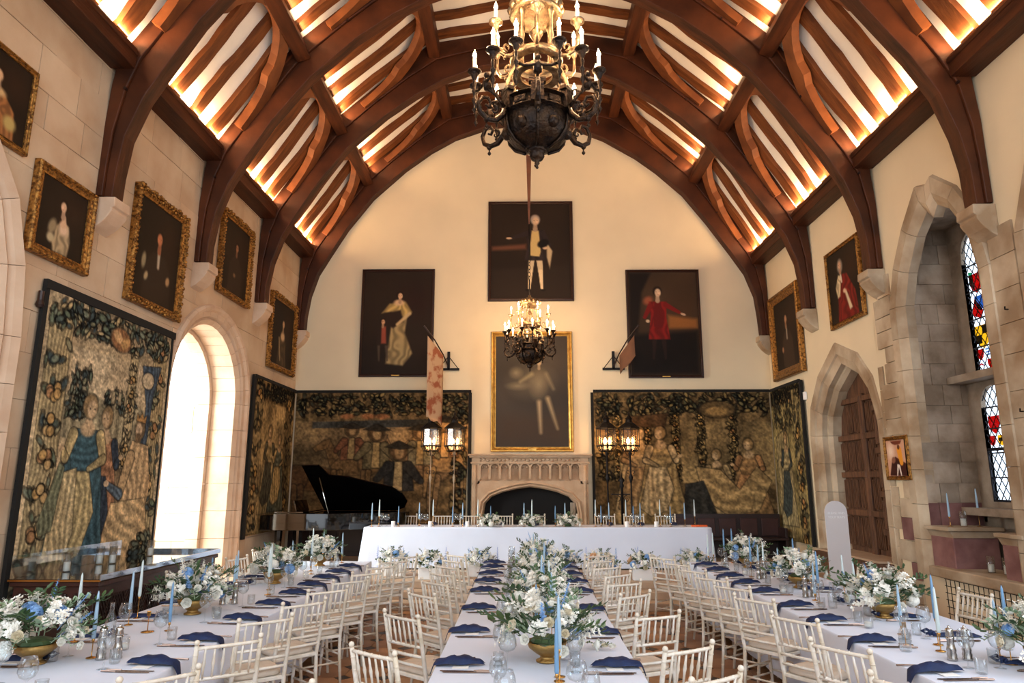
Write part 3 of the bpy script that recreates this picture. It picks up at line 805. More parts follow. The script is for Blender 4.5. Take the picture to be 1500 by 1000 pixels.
# ---------------- tapestries
def lady(p, x, y, s, robe, over, skin=H('b3936a'), hair=H('8a6d46'), seed=0, face=1, armdir=1, fold=120):
    """draped standing figure; y = top of head, s = head height"""
    H_ = 7.2*s
    p.poly([(x-1.1*s, y+2.4*s), (x+1.0*s, y+2.4*s), (x+1.5*s, y+5*s), (x+2.1*s, y+H_), (x-2.2*s, y+H_), (x-1.5*s, y+4.5*s)], robe, INK, fold=fold, seed=seed)
    p.poly([(x-.9*s, y+3.0*s), (x+.3*s, y+2.8*s), (x+.9*s, y+4.6*s), (x+.3*s, y+6.2*s), (x-.9*s, y+6.6*s), (x-1.7*s, y+6.0*s)], over, INK, fold=fold*1.3, seed=seed+3)
    p.poly([(x-.75*s, y+1.35*s), (x+.75*s, y+1.35*s), (x+.95*s, y+2.2*s), (x+.6*s, y+3.0*s), (x-.65*s, y+3.0*s), (x-1.0*s, y+2.1*s)], robe, INK, fold=fold, seed=seed+1, ang=0)
    p.ell(x, y+1.35*s, .5*s, .35*s, skin, 0, .3)
    p.cap((x, y+.9*s), (x, y+1.35*s), .22*s, .28*s, skin)
    for sg in (-1, 1):
        p.cap((x+sg*.8*s, y+1.6*s), (x+sg*1.15*s, y+2.5*s), .3*s, .26*s, over, line=INK, fold=fold, seed=seed+sg)
        p.cap((x+sg*1.15*s, y+2.5*s), (x+(armdir*1.3 if sg == armdir else sg*.3)*s, y+(2.2 if sg == armdir else 2.9)*s), .24*s, .13*s, over, line=INK, fold=fold, seed=seed)
    p.ell(x+(armdir*1.45)*s, y+2.15*s, .2*s, .12*s, skin)
    p.ell(x, y+.42*s, .46*s, .52*s, hair, 0, .2, line=INK)
    p.ell(x+face*.12*s, y+.55*s, .31*s, .42*s, skin, 0, .25)
    for e in (-.12, .14): p.ell(x+face*.12*s+e*s, y+.52*s, .055*s, .035*s, INK, 0, .5)
    p.cap((x+face*.14*s, y+.78*s), (x+face*.22*s, y+.78*s), .03*s, .03*s, H('8a4a34'))
def column(p, x, y0, y1, w, cols, seed):
    p.poly([(x-w, y0), (x+w, y0), (x+w, y1), (x-w, y1)], cols[0], INK, fold=300, seed=seed)
    y = y0; rg = random.Random(seed)
    while y < y1:
        p.foliage(x-w, x+w, y, y+w*1.4, cols[1:], w*.38, 5, rg.randint(0, 999))
        if rg.random() < .6: p.fruit(x, y+w, w*.5, [H('c19a5e'), H('b48a4c'), H('a8774a')], rg.randint(0, 999))
        y += w*1.9
GR = [H('4d5a50'), H('5f6a52'), H('6f7660'), H('3d4a4a'), H('8a835f')]
T1w, T1h = 2.72, 3.3
p = Pic(210, 254, T1h/T1w, H('a9916a'))
A = p.asp
n = p.n(.2, 1); p.c *= (0.8+.4*n)[..., None]
p.poly([(.2, .2), (.75, .2), (.75, .5), (.2, .5)], H('b39c76')); p.hatch(.25, 4, .004, .05)
p.poly([(.16, .42), (.3, .36), (.46, .42), (.6, .38), (.8, .43), (.8, .6), (.16, .6)], H('8f8160'), fold=90, seed=3)
p.foliage(.2, .34, .28, .5, GR, .018, 60, 5); p.foliage(.45, .72, .36, .45, GR, .015, 40, 6)
for x in (.5, .56, .62, .66): p.poly([(x, .36), (x+.03, .36), (x+.03, .42), (x, .42)], H('9d8c68'), INK)
column(p, .1, .05, A, .075, [H('9b865c')]+GR, 11); column(p, .9, .05, A, .07, [H('9b865c')]+GR, 12)
column(p, .67, .12, .75, .035, [H('b0986a'), H('9a8458'), H('b9a276')], 14)
p.foliage(.03, .97, .02, .14, GR+[H('b49a68')], .022, 190, 7)
p.ell(.53, .11, .1, .06, H('8d5f3a'), .1, .2, line=INK); p.ell(.5, .1, .05, .03, H('c09560'), .4, .3); p.ell(.57, .12, .05, .03, H('b58a50'), -.5, .3)
p.poly([(.74, .2), (.92, .18), (.86, .34), (.83, .7), (.78, .72), (.8, .4)], H('3e4b57'), INK, fold=200, seed=8)
p.ell(.8, .27, .055, .045, H('b9a27c'), 0, .15, line=INK)
# throne bench, kneeling page, two ladies, seated crowned man
p.poly([(.55, .72), (.8, .72), (.8, 1.15), (.55, 1.15)], H('7d6546'), INK, fold=60, seed=5)
p.poly([(.3, .62), (.55, .6), (.5, 1.2), (.28, 1.2)], H('8b5a3c'), INK, fold=130, seed=21)
lady(p, .49, .44, .105, H('9a6a48'), H('2f3844'), seed=31, face=-1, armdir=1)
lady(p, .36, .4, .112, H('37525a'), H('a8915f'), seed=33, face=1, armdir=-1)
p.poly([(.2, .75), (.32, .72), (.34, 1.0), (.26, 1.21), (.14, 1.21)], H('b39b6c'), INK, fold=150, seed=40)
p.poly([(.72, .58), (.86, .6), (.92, .8), (.88, .95), (.66, .92), (.66, .74)], H('b39062'), INK, fold=120, seed=44)
p.poly([(.6, .88), (.88, .86), (.93, 1.02), (.8, 1.21), (.52, 1.21), (.56, 1.0)], H('bd9a68'), INK, fold=110, seed=46, ang=.6)
p.cap((.72, .66), (.66, .84), .035, .03, H('a9875a'), line=INK); p.cap((.66, .84), (.56, .8), .03, .02, H('4a5964'), line=INK, fold=200, seed=3); p.ell(.54, .79, .025, .015, H('c9a880'))
p.ell(.775, .52, .045, .055, H('6d563a'), 0, .2, line=INK); p.ell(.765, .525, .03, .04, H('c2a078'), 0, .3); p.ell(.765, .565, .028, .03, H('6b5236'), 0, .3)
p.poly([(.735, .48), (.74, .44), (.76, .465), (.78, .435), (.795, .465), (.82, .445), (.815, .49)], H('a5743c'), INK)
p.poly([(.1, .95), (.2, .7), (.24, .72), (.2, .98), (.12, 1.0)], H('6a6c50'), INK, fold=200, seed=50)
p.foliage(.03, .2, 1.08, 1.2, GR, .03, 30, 51); p.foliage(.8, .97, 1.05, 1.2, GR, .03, 30, 52)
p.hatch(.34, 9, .006, .012)
p.sat = .82; p.gain = 1.0
p1 = p
def tap_root(name, label, grp=None): return thing(name, label, 'tapestry', (0, 0, 0), 0, grp)
# ripple-free hanging cloth with a little swell
def cloth_obj(root, pic, f0, wv, name='woven_field', amp=.012):
    me = pic.mesh(name, f0, 'tapestry_weave'); me.polygons.foreach_set('use_smooth', [True]*len(me.polygons))
    return objm(name, me, root)
# 1: big tapestry on the left wall, seen at Y 7.05..9.8
t = tap_root('tapestry', 'large tapestry of two ladies and a crowned man on the left wall before the archway')
y0, y1, z0, z1 = 7.12, 9.78, .80, 4.02
cloth_obj(t, p1, lambda a, b: (XL+.075+.012*math.sin(a*17)+.03*(1-b)*0, y0+(y1-y0)*a, z1-(z1-z0)*b), 1)
bd = MB().box((XL+.065, (y0+y1)/2, z1+.04), (.05, y1-y0+.14, .1)); bd.box((XL+.06, y0-.035, (z0+z1)/2), (.04, .07, z1-z0)); bd.box((XL+.06, y1+.02, (z0+z1)/2), (.04, .04, z1-z0))
obj('black_border', bd, 'tapestry_border', t)
obj('hanging_pole', MB().lathe([(.03, -.08), (.045, -.05), (.03, 0), (.03, .1)], 10, Matrix.Translation((XL+.06, y0-.1, 3.86)) @ Matrix.Rotation(0, 4, 'X')), 'dark_wood', t)
# generic dark figure tapestries
def big_scene(w, h, asp, seed, tone, mirror=False):
    q = Pic(w, h, asp, tone); q.sat = 1.05; q.gain = .9; rg = random.Random(seed)
    q.c *= (0.65+.7*q.n(.12, seed))[..., None]
    q.poly([(0, 0), (1, 0), (1, .17), (0, .17)], H('6b5638'), fold=60, seed=seed)
    q.foliage(.02, .98, .01, .13, [H('4c4a34'), H('6d6242'), H('8a7448'), H('3b3c30')], .014, 200, seed+1)
    return q
GR = [H('4c4a36'), H('6a5c3e'), H('85704a'), H('3d3c32'), H('94794c')]
# back wall, left of the fireplace
q = big_scene(200, 150, 2.92/3.9, 60, H('7a6242'))
q.poly([(.1, .17), (.95, .15), (.95, .2), (.1, .21)], H('3c3a34'), fold=30, seed=3)
for x in (.3, .42, .5): q.ell(x, .14, .05, .02, H('8a5c3a'), 0, .4)
q.poly([(0, .45), (1, .42), (1, .75), (0, .75)], H('6c5436'), fold=50, seed=70, ang=0)
def horse(q, x, y, s, col, d=1):
    q.ell(x, y, 1.5*s, .75*s, col, 0, .12, line=INK); q.ell(x-d*1.1*s, y-.05*s, .75*s, .8*s, col, 0, .15, line=INK)
    q.poly([(x+d*.9*s, y-.5*s), (x+d*1.5*s, y-1.6*s), (x+d*2.0*s, y-1.5*s), (x+d*1.5*s, y+.1*s)], col, INK)
    q.poly([(x+d*1.5*s, y-1.75*s), (x+d*1.95*s, y-1.7*s), (x+d*2.7*s, y-1.1*s), (x+d*2.5*s, y-.85*s), (x+d*1.7*s, y-1.1*s)], col, INK)
    for k in (-1.2, -.8, .8, 1.1): q.cap((x+k*s, y+.5*s), (x+(k+.1*d)*s, y+2.2*s), .22*s, .1*s, col, line=INK)
def rider(q, x, y, s, coat, col2):
    q.poly([(x-.8*s, y+1.1*s), (x+.8*s, y+1.1*s), (x+1.0*s, y+2.9*s), (x-.9*s, y+3*s)], coat, INK, fold=90, seed=int(x*99))
    q.cap((x+.6*s, y+1.4*s), (x+1.4*s, y+2.3*s), .35*s, .22*s, coat, line=INK); q.cap((x-.6*s, y+1.4*s), (x-1.3*s, y+2.2*s), .35*s, .22*s, coat, line=INK)
    q.poly([(x-.2*s, y+1.1*s), (x+.25*s, y+1.1*s), (x+.3*s, y+2.9*s), (x-.3*s, y+2.9*s)], col2, INK)
    q.ell(x, y+.45*s, .6*s, .6*s, H('55402a'), 0, .2, line=INK); q.ell(x+.05*s, y+.55*s, .34*s, .42*s, H('9a7a52'), 0, .3)
    q.poly([(x-.9*s, y+.2*s), (x, y-.2*s), (x+1.0*s, y+.25*s), (x+.1*s, y+.35*s)], H('2e2820'), INK)
horse(q, .13, .50, .095, H('5b4028')); horse(q, .34, .42, .085, H('6b5032'), -1); horse(q, .70, .44, .11, H('7d6040'), -1); horse(q, .87, .4, .09, H('8b6b44'), -1)
rider(q, .33, .19, .068, H('6e4630'), H('94794f')); rider(q, .47, .2, .082, H('5f5238'), H('94794f')); rider(q, .86, .15, .078, H('7d5a3a'), H('a8875a')); rider(q, .72, .2, .075, H('6d6248'), H('8c744c')); rider(q, .60, .3, .092, H('2f2c28'), H('a58a60'))
q.foliage(.9, .99, .12, .74, GR, .016, 70, 77); q.hatch(.4, 78, .006, .014)
t = tap_root('tapestry', 'dark hunting tapestry with horses on the end wall, left of the fireplace behind the piano')
x0, x1, z0, z1 = -5.155, -1.20, 1.05, 3.93
fB = lambda x0, x1, z0, z1: (lambda a, b: (x0+(x1-x0)*a+(-.07*(b) if a > .97 else 0), YB-.075-.01*math.sin(a*23), z1-(z1-z0)*b))
cloth_obj(t, q, fB(x0, x1, z0, z1), 1)
bd = MB().box(((x0+x1)/2, YB-.065, z1+.03), (x1-x0+.06, .05, .06)); bd.box((x1+.01, YB-.06, (z0+z1)/2), (.07, .04, z1-z0)); bd.box(((x0+x1)/2, YB-.05, z0-.02), (x1-x0, .03, .05))
obj('black_border', bd, 'tapestry_border', t)
# left wall beyond the archway
q = big_scene(110, 130, 2.95/2.4, 90, H('8f7750'))
column(q, .1, .05, 1.22, .08, [H('8d7650')]+GR, 91); column(q, .84, .05, 1.22, .09, [H('6d5a3c')]+GR, 92)
lady(q, .42, .36, .1, H('8f7a52'), H('4a4434'), seed=93, face=-1); lady(q, .64, .42, .09, H('5b5a48'), H('a58a5a'), seed=95, face=-1, armdir=-1)
q.hatch(.4, 98, .008, .02)
t = tap_root('tapestry', 'tall narrow tapestry on the left wall between the archway and the far corner')
y0, y1, z0, z1 = 13.05, 15.40, .95, 3.93
cloth_obj(t, q, lambda a, b: (XL+.07+.01*math.sin(a*11), y0+(y1-y0)*a, z1-(z1-z0)*b), 1)
bd = MB().box((XL+.065, (y0+y1)/2, z1+.03), (.05, y1-y0+.1, .06)); bd.box((XL+.06, y0-.05, (z0+z1)/2), (.04, .12, z1-z0+.1))
obj('black_border', bd, 'tapestry_border', t)
# back wall, right of the fireplace
q = big_scene(200, 150, 2.92/3.98, 110, H('816a46'))
q.foliage(.02, .1, .1, .73, GR, .014, 60, 111)
for x in (.13, .3, .46, .6, .78): column(q, x, .12, .5, .022, [H('8d7448'), H('6f5a38'), H('9c8354')], int(x*100))
q.poly([(.2, .14), (.42, .12), (.4, .2), (.22, .2)], H('4f3a26'), INK, fold=80, seed=2)
q.ell(.7, .1, .11, .05, H('5d4a30'), 0, .15, line=INK); q.ell(.7, .11, .08, .03, H('927448'), 0, .3)
q.poly([(0, .5), (1, .52), (1, .75), (0, .75)], H('5f4b30'), fold=40, seed=8, ang=0)
q.poly([(.14, .36), (.26, .34), (.26, .5), (.14, .5)], H('9a7f54'), INK, fold=30, seed=9)
lady(q, .25, .2, .075, H('a0835a'), H('8b6c48'), seed=113); lady(q, .37, .2, .075, H('94794f'), H('b0946a'), seed=115, face=-1)
lady(q, .68, .33, .06, H('6f5a3c'), H('9a8058'), seed=117, face=-1, armdir=-1); lady(q, .86, .27, .065, H('8b6a44'), H('9a7048'), seed=119, face=-1, armdir=-1)
q.poly([(.56, .42), (.7, .44), (.8, .55), (.9, .42), (.98, .5), (.9, .66), (.74, .7), (.6, .6)], H('9c7f54'), INK, fold=70, seed=121, ang=.4)
q.poly([(.5, .52), (.6, .5), (.68, .72), (.48, .72)], H('33302a'), INK, fold=90, seed=122)
q.hatch(.42, 125, .006, .014)
t = tap_root('tapestry', 'dark court scene tapestry on the end wall, right of the fireplace behind two lanterns')
x0, x1, z0, z1 = 1.6, 5.565, 1.05, 3.93
cloth_obj(t, q, lambda a, b: (x0+(x1-x0)*a, YB-.075-.01*math.sin(a*23), z1-(z1-z0)*b), 1)
bd = MB().box(((x0+x1)/2, YB-.065, z1+.03), (x1-x0, .05, .06)); bd.box((x0-.03, YB-.06, (z0+z1)/2), (.06, .04, z1-z0))
obj('black_border', bd, 'tapestry_border', t)
# right wall
q = big_scene(90, 130, 2.9/1.9, 140, H('8a7a50'))
column(q, .82, .05, 1.5, .09, [H('8d7c54')]+GR, 141)
q.poly([(.1, .5), (.45, .4), (.6, .9), (.5, 1.5), (.05, 1.5)], H('8d7d58'), INK, fold=60, seed=143)
lady(q, .4, .45, .13, H('9a8a64'), H('3f4440'), seed=145, face=-1, armdir=-1)
q.foliage(.1, .7, .05, .4, GR, .03, 60, 147); q.hatch(.42, 149, .01, .02)
t = tap_root('tapestry', 'greenish tapestry strip on the right wall between the far corner and the arched door')
y0, y1, z0, z1 = 13.75, 15.41, .75, 3.92
cloth_obj(t, q, lambda a, b: (XR-.07-.01*math.sin(a*11), y1-(y1-y0)*a, z1-(z1-z0)*b), 1)
bd = MB().box((XR-.065, (y0+y1)/2, z1+.03), (.05, y1-y0-.02, .06)); bd.box((XR-.06, y0-.04, (z0+z1)/2), (.05, .08, z1-z0+.06))
obj('black_border', bd, 'tapestry_border', t)
# dark panelled dado and settle under the end wall tapestries
dd = MB()
dado = obj('baseboard_back', MB().box((-3.15, YB-.04, .7), (4.0, .08, .68)), 'dark_wood', kind='structure')
for k in range(7): obj('panel', MB().box((-4.9+k*.57, YB-.09, .72), (.46, .02, .5)), 'dark_wood', dado, bevel=.008)
t = thing('settle', 'long dark panelled wooden settle under the court scene tapestry on the right', 'bench', (0, 0, 0))
obj('back_board', MB().box((4.35, 15.2, .82), (2.3, .06, .9)), 'dark_wood', t); obj('seat', MB().box((4.35, 14.95, .78), (2.3, .5, .05)), 'dark_wood', t, bevel=.008)
for k in range(5): obj('panel', MB().box((3.47+k*.45, 15.15, 1.0), (.36, .03, .36)), 'case_wood', t, bevel=.008)
for x in (3.24, 5.46): obj('arm_end', MB().box((x, 14.98, .68), (.06, .5, .64)), 'dark_wood', t, bevel=.01)
# ---------------- portraits
def picture(name, label, P, fmap, w, h, fw, fmat, ornate=0, depth=.06, cat='painting', tilt=.0, plate=False, cm='canvas'):
    if ornate: fw *= .85
    """fmap(u,v,wd): u 0..w to the right, v 0..h upwards, wd out of the wall"""
    t = thing(name, label, cat)
    g = lambda u, v, wd: fmap(u, v, wd+tilt*(v/h))
    me = P.mesh('canvas', lambda a, b: g(fw+(w-2*fw)*a, h-fw-(h-2*fw)*b, .03), cm)
    objm('canvas', me, t)
    fr = MB()
    prof = [(0, 0), (0, depth*.8), (.12, depth), (.3, depth*1.0), (.42, depth*.72), (.6, depth*.8), (.8, depth*.6), (1, .045), (1, .0)]
    vs = []; n = len(prof)
    for q_, wd in prof:
        d = q_*fw
        for (u, v) in ((d, d), (w-d, d), (w-d, h-d), (d, h-d)): vs.append(g(u, v, wd))
    fs = []
    for i in range(n-1):
        for k in range(4): fs.append((i*4+k, i*4+(k+1) % 4, (i+1)*4+(k+1) % 4, (i+1)*4+k))
    fr.add(vs, fs); f0 = obj('frame', fr, fmat, t)
    if ornate:
        bd = MB(); rg = random.Random(int(w*1000)); step = fw*(.32 if ornate == 1 else .5)
        for (a, b) in (((0, 0), (w, 0)), ((w, 0), (w, h)), ((w, h), (0, h)), ((0, h), (0, 0))):
            L = math.hypot(b[0]-a[0], b[1]-a[1]); nn = int(L/step)
            for k in range(nn):
                tt = (k+.5)/nn; u = a[0]+(b[0]-a[0])*tt; v = a[1]+(b[1]-a[1])*tt
                inx = (w/2-u); inz = (h/2-v)
                off = fw*(.18 if ornate == 1 else rg.uniform(.02, .3))
                if a[1] == b[1]: v += off if v < h/2 else -off
                else: u += off if u < w/2 else -off
                r = step*(.36 if ornate == 1 else rg.uniform(.32, .6))
                c = Vector(g(u, v, depth*.95)); bd.ball(c, r, 6, 4)
            if ornate == 2:
                for k in range(nn):
                    tt = (k+.2)/nn; u = a[0]+(b[0]-a[0])*tt; v = a[1]+(b[1]-a[1])*tt; off = fw*rg.uniform(.4, .62)
                    if a[1] == b[1]: v += off if v < h/2 else -off
                    else: u += off if u < w/2 else -off
                    bd.ball(Vector(g(u, v, depth*.85)), step*rg.uniform(.25, .45), 6, 4)
        obj('carved_beading' if ornate == 1 else 'carved_scrolls', bd, 'gilt', f0, smooth=True)
    if plate: obj('name_plate', MB().box((0, 0, 0), (.001, .001, .001)) if False else MB().prism([(w/2-.09, .02), (w/2+.09, .02), (w/2+.09, fw*.7), (w/2-.09, fw*.7)], depth, depth+.006, g), 'gilt_plain', f0)
    return t
DK = H('251b13')
def portrait_bg(w, h, asp, col=DK, warm=H('4a2a1a'), wx=.75, wy=.3, seed=1):
    p = Pic(w, h, asp, col); p.c *= (0.85+.3*p.n(.4, seed))[..., None]
    p.ell(wx, wy*asp, .4, .4, warm, 0, 1.6, a=.5); return p
def head(p, x, y, s, skin=H('c39a78'), hair=H('2d1c12'), d=1, wig=None):
    if wig: p.ell(x, y+.15*s, .85*s, 1.15*s, wig, 0, .4)
    else: p.ell(x, y-.12*s, .62*s, .68*s, hair, 0, .3)
    p.cap((x, y+.3*s), (x, y+1.0*s), .24*s, .3*s, tuple(c*.8 for c in skin), soft=.1*s)
    p.ell(x+.05*d*s, y+.02*s, .42*s, .56*s, skin, 0, .35)
    p.ell(x+.2*d*s, y+.1*s, .2*s, .3*s, tuple(min(1, c*1.12) for c in skin), 0, .9)
    for e in (-.12, .2): p.ell(x+(e*d)*s, y-.05*s, .07*s, .04*s, H('2a1810'), 0, .6)
    p.ell(x+.1*d*s, y+.1*s, .04*s, .12*s, tuple(c*.82 for c in skin), 0, .7); p.ell(x+.1*d*s, y+.3*s, .11*s, .035*s, H('8d4436'), 0, .6)
def person_full(p, x, y, s, coat, legs, waist=None, skin=H('c7a482'), hair=H('3a2a20'), pose='hip', wig=None, shoes=H('16100c')):
    """full length standing man; s = head height, y = head centre"""
    for sg in (-1, 1):
        p.cap((x+sg*.32*s, y+3.4*s), (x+sg*.5*s, y+5.2*s), .36*s, .26*s, legs, soft=.06*s); p.cap((x+sg*.5*s, y+5.2*s), (x+sg*.62*s, y+6.9*s), .25*s, .15*s, tuple(min(1, c*1.1) for c in legs), soft=.06*s)
        p.ell(x+sg*.75*s, y+7.05*s, .32*s, .13*s, shoes, 0, .3)
    p.poly([(x-.95*s, y+.95*s), (x+.95*s, y+.95*s), (x+.85*s, y+2.6*s), (x+1.2*s, y+(4.9 if pose == 'pointr' else 4.1)*s), (x-1.1*s, y+(4.9 if pose == 'pointr' else 4.1)*s), (x-.8*s, y+2.6*s)], coat, fold=60, seed=3, soft=.08*s)
    if waist: p.poly([(x-.35*s, y+1.0*s), (x+.35*s, y+1.0*s), (x+.55*s, y+3.2*s), (x+.4*s, y+3.7*s), (x-.5*s, y+3.6*s), (x-.5*s, y+2.4*s)], waist, soft=.08*s)
    if pose == 'point': p.cap((x-.8*s, y+1.3*s), (x-2.2*s, y+1.75*s), .3*s, .2*s, coat, soft=.06*s); p.ell(x-2.6*s, y+1.8*s, .35*s, .13*s, skin, 0, .4)
    if pose == 'pointr': p.cap((x+.8*s, y+1.3*s), (x+2.2*s, y+2.1*s), .3*s, .2*s, coat, soft=.06*s); p.ell(x+2.6*s, y+2.3*s, .35*s, .14*s, skin, .3, .4); p.cap((x-.8*s, y+1.4*s), (x-1.4*s, y+2.6*s), .3*s, .22*s, coat, soft=.06*s); p.ell(x-1.1*s, y+3.0*s, .25*s, .2*s, skin, 0, .4)
    else: p.cap((x+.8*s, y+1.3*s), (x+1.4*s, y+2.5*s), .28*s, .2*s, coat, soft=.06*s); p.ell(x+.95*s, y+2.8*s, .3*s, .2*s, skin, 0, .4)
    if pose == 'hip': p.cap((x-.8*s, y+1.3*s), (x-1.5*s, y+2.5*s), .28*s, .2*s, coat, soft=.06*s)
    p.ell(x, y+.85*s, .25*s, .2*s, H('d8cdb8'), 0, .5)
    head(p, x, y, s*.9, skin, hair, 1, wig)
wl = lambda y0, z0, off=0: (lambda u, v, wd: (XL+.02+wd, y0+u, z0+v))
wr = lambda y1, z0: (lambda u, v, wd: (XR-.02-wd, y1-u, z0+v))
wb = lambda x0, z0: (lambda u, v, wd: (x0+u, YB-.01-wd, z0+v))
# left wall, near to far
p = portrait_bg(56, 70, 1.25, seed=2); p.poly([(.2, 1.25), (.25, .75), (.4, .6), (.62, .6), (.8, .8), (.85, 1.25)], H('8a5a34'), fold=60, seed=3, soft=.03); p.ell(.75, 1.0, .13, .15, H('b39a5c'), 0, .5); p.ell(.5, .62, .18, .1, H('c4a070'), 0, .5); head(p, .5, .38, .2, H('c9a27c'), H('2a1a10'), -1)
picture('portrait', 'gilt framed half-length portrait cut off by the left edge, topmost on the left wall', p, wl(5.55, 5.27), .97, .96, .07, 'gilt', 1)
p = portrait_bg(64, 72, 1.1, seed=5)
p.poly([(.36, 1.1), (.33, .95), (.38, .68), (.5, .55), (.66, .6), (.72, .85), (.68, 1.1)], H('9a8464'), fold=50, seed=8, soft=.04); p.ell(.31, .72, .1, .17, H('8f7c5e'), .3, .5); p.ell(.3, .9, .1, .1, H('b5a27e'), 0, .5); p.ell(.55, .7, .14, .13, H('d5b494'), 0, .6)
p.cap((.52, .5), (.52, .6), .06, .09, H('cda684'), soft=.03); p.ell(.47, .48, .05, .16, H('2b1a10'), .2, .5); head(p, .5, .34, .17, H('cfa684'), H('21140c'), -1)
picture('portrait', 'gilt framed portrait of a pale lady in cream gown, above the large tapestry', p, wl(6.70, 4.33), 1.0, 1.02, .13, 'gilt', 1, .08)
p = portrait_bg(66, 84, 1.28, seed=9)
p.poly([(.2, 1.28), (.24, .8), (.38, .62), (.7, .62), (.84, .85), (.88, 1.28)], H('30241b'), soft=.04); p.cap((.52, .55), (.53, .8), .05, .04, H('b3a28a'), soft=.03); p.ell(.2, .8, .06, .14, H('8f7f60'), .1, .5); p.ell(.28, .98, .05, .08, H('a8926c'), .4, .5); p.ell(.78, .92, .06, .08, H('a8845c'), .2, .5); head(p, .52, .42, .17, H('b3704c'), H('241710'), -1)
picture('portrait', 'large gilt framed portrait of a seated man in black, left of the archway top', p, wl(8.52, 4.29), 1.37, 1.63, .14, 'gilt', 2, .09)
p = portrait_bg(56, 70, 1.3, seed=12); p.poly([(.25, 1.3), (.28, .75), (.42, .6), (.64, .6), (.78, .8), (.8, 1.3)], H('32251c'), soft=.04); p.ell(.5, .95, .06, .05, H('7c6044'), 0, .5); head(p, .53, .42, .15, H('8a5f42'), H('1c120c'))
picture('portrait', 'very dark portrait in a heavily carved gilt frame above the archway', p, wl(11.08, 5.13), 1.3, 1.5, .13, 'gilt', 2, .09)
p = portrait_bg(50, 60, 1.05, seed=15); p.poly([(.3, 1.05), (.36, .6), (.5, .48), (.66, .6), (.75, 1.05)], H('4a3a28'), soft=.04, fold=40, seed=4); p.ell(.52, .55, .12, .1, H('c0a07a'), 0, .5); p.cap((.36, .6), (.45, .95), .03, .03, H('8f7c5c'), soft=.02); head(p, .52, .34, .13, H('c09a74'), H('201610'))
picture('portrait', 'carved gilt framed portrait of a small figure, farthest on the left wall', p, wl(13.58, 4.25), 1.55, 1.6, .14, 'gilt', 2, .08)
# right wall
p = portrait_bg(56, 70, 1.25, seed=18); p.poly([(.28, 1.25), (.3, .75), (.42, .58), (.64, .58), (.76, .75), (.8, 1.25)], H('3a2a1e'), soft=.04); p.ell(.3, .9, .05, .07, H('9a7050'), 0, .5); p.cap((.52, .5), (.52, .72), .04, .04, H('9a8a74'), soft=.03); head(p, .5, .36, .15, H('a87a58'), H('251a12'))
picture('portrait', 'dark portrait in deep brown gilt frame above the right corner tapestry', p, wr(15.05, 4.1), 1.6, 1.87, .2, 'gilt', 0, .1)
p = portrait_bg(60, 76, 1.2, seed=21, warm=H('5c3220'))
p.poly([(.22, 1.2), (.3, .62), (.45, .42), (.62, .45), (.85, .8), (.9, 1.2)], H('6a1d16'), fold=40, seed=5, soft=.03); p.poly([(.22, .6), (.34, .4), (.44, .45), (.36, .78), (.26, .8)], H('bfa982'), fold=60, seed=6, soft=.03); p.poly([(.5, .74), (.56, .7), (.72, 1.05), (.62, 1.08)], H('cbb894'), soft=.03); p.ell(.5, .72, .06, .05, H('d0ac8c'), 0, .5); p.cap((.42, .4), (.44, .55), .03, .03, H('d9ccb2'), soft=.02); head(p, .42, .26, .13, H('c49472'), H('50403a'), -1, H('8a7a6a'))
picture('portrait', 'portrait of a bewigged man in crimson robes on the cream right wall', p, wr(12.17, 4.62), 1.26, 1.42, .085, 'gilt', 1, .05)
p = Pic(48, 54, .64/.68*1.05, H('c9977a')); p.ell(.2, .3, .25, .3, H('e8cdb4'), 0, .8); p.poly([(.2, .02), (.8, .02), (.7, .12), (.45, .14), (.3, .1)], H('6b3320')); p.poly([(.05, .98), (.2, .6), (.4, .45), (.9, .65), (.98, 1)], H('3a1a16')); p.cap((.62, .3), (.68, .62), .13, .1, H('e0922e'), soft=.03); p.ell(.6, .2, .07, .08, H('5a2e1c'), 0, .3); p.cap((.5, .7), (.42, .98), .05, .03, H('e8d8c8'), soft=.02); p.cap((.56, .72), (.62, .98), .05, .03, H('e8d8c8'), soft=.02); p.ell(.3, .55, .12, .1, H('8a5a44'), -.6, .3)
picture('small_painting', 'small gilt framed hunting picture with an orange-coated rider beside the arched door', p, wr(10.78, 1.97), .68, .65, .07, 'gilt', 1, .05)
# end wall
p = portrait_bg(100, 120, 2.48/2.02, seed=24, warm=H('3a2c20'))
p.poly([(0, .55), (.45, .52), (.45, .6), (0, .62)], H('7a4a34'), soft=.04, a=.7); p.poly([(0, .85), (1, .8), (1, 1.23), (0, 1.23)], H('2a2018'), soft=.05)
person_full(p, .56, .22, .128, H('2c2220'), H('c2ab86'), H('c2a368'), pose='point', hair=H('9a8878'))
p.poly([(.7, .5), (.78, .62), (.74, .86), (.7, .7)], H('b39c78'), soft=.02); p.ell(.66, .52, .09, .06, H('15100e'), -.4, .3)
picture('portrait', 'large full-length painting of a pointing naval officer high on the end wall', p, wb(-.81, 6.08), 2.02, 2.48, .07, 'picture_wood', 0, .06)
p = portrait_bg(90, 135, 2.56/1.71, seed=27, warm=H('3d1712'))
p.poly([(.34, 1.35), (.4, .85), (.44, .55), (.66, .55), (.62, .9), (.74, 1.2), (.6, 1.38)], H('8f7850'), fold=60, seed=8, soft=.03); p.poly([(.26, .62), (.38, .47), (.62, .44), (.72, .6), (.6, .68), (.4, .6)], H('b08f52'), fold=70, seed=9, soft=.03); p.poly([(.3, .62), (.55, .56), (.6, .74), (.44, .84), (.3, .76)], H('2a1c14'), soft=.03)
p.cap((.68, .62), (.5, .78), .035, .03, H('c0a070'), soft=.02); p.ell(.52, .46, .1, .06, H('cfa67a'), 0, .5); head(p, .53, .36, .095, H('cfa37c'), H('23150e'))
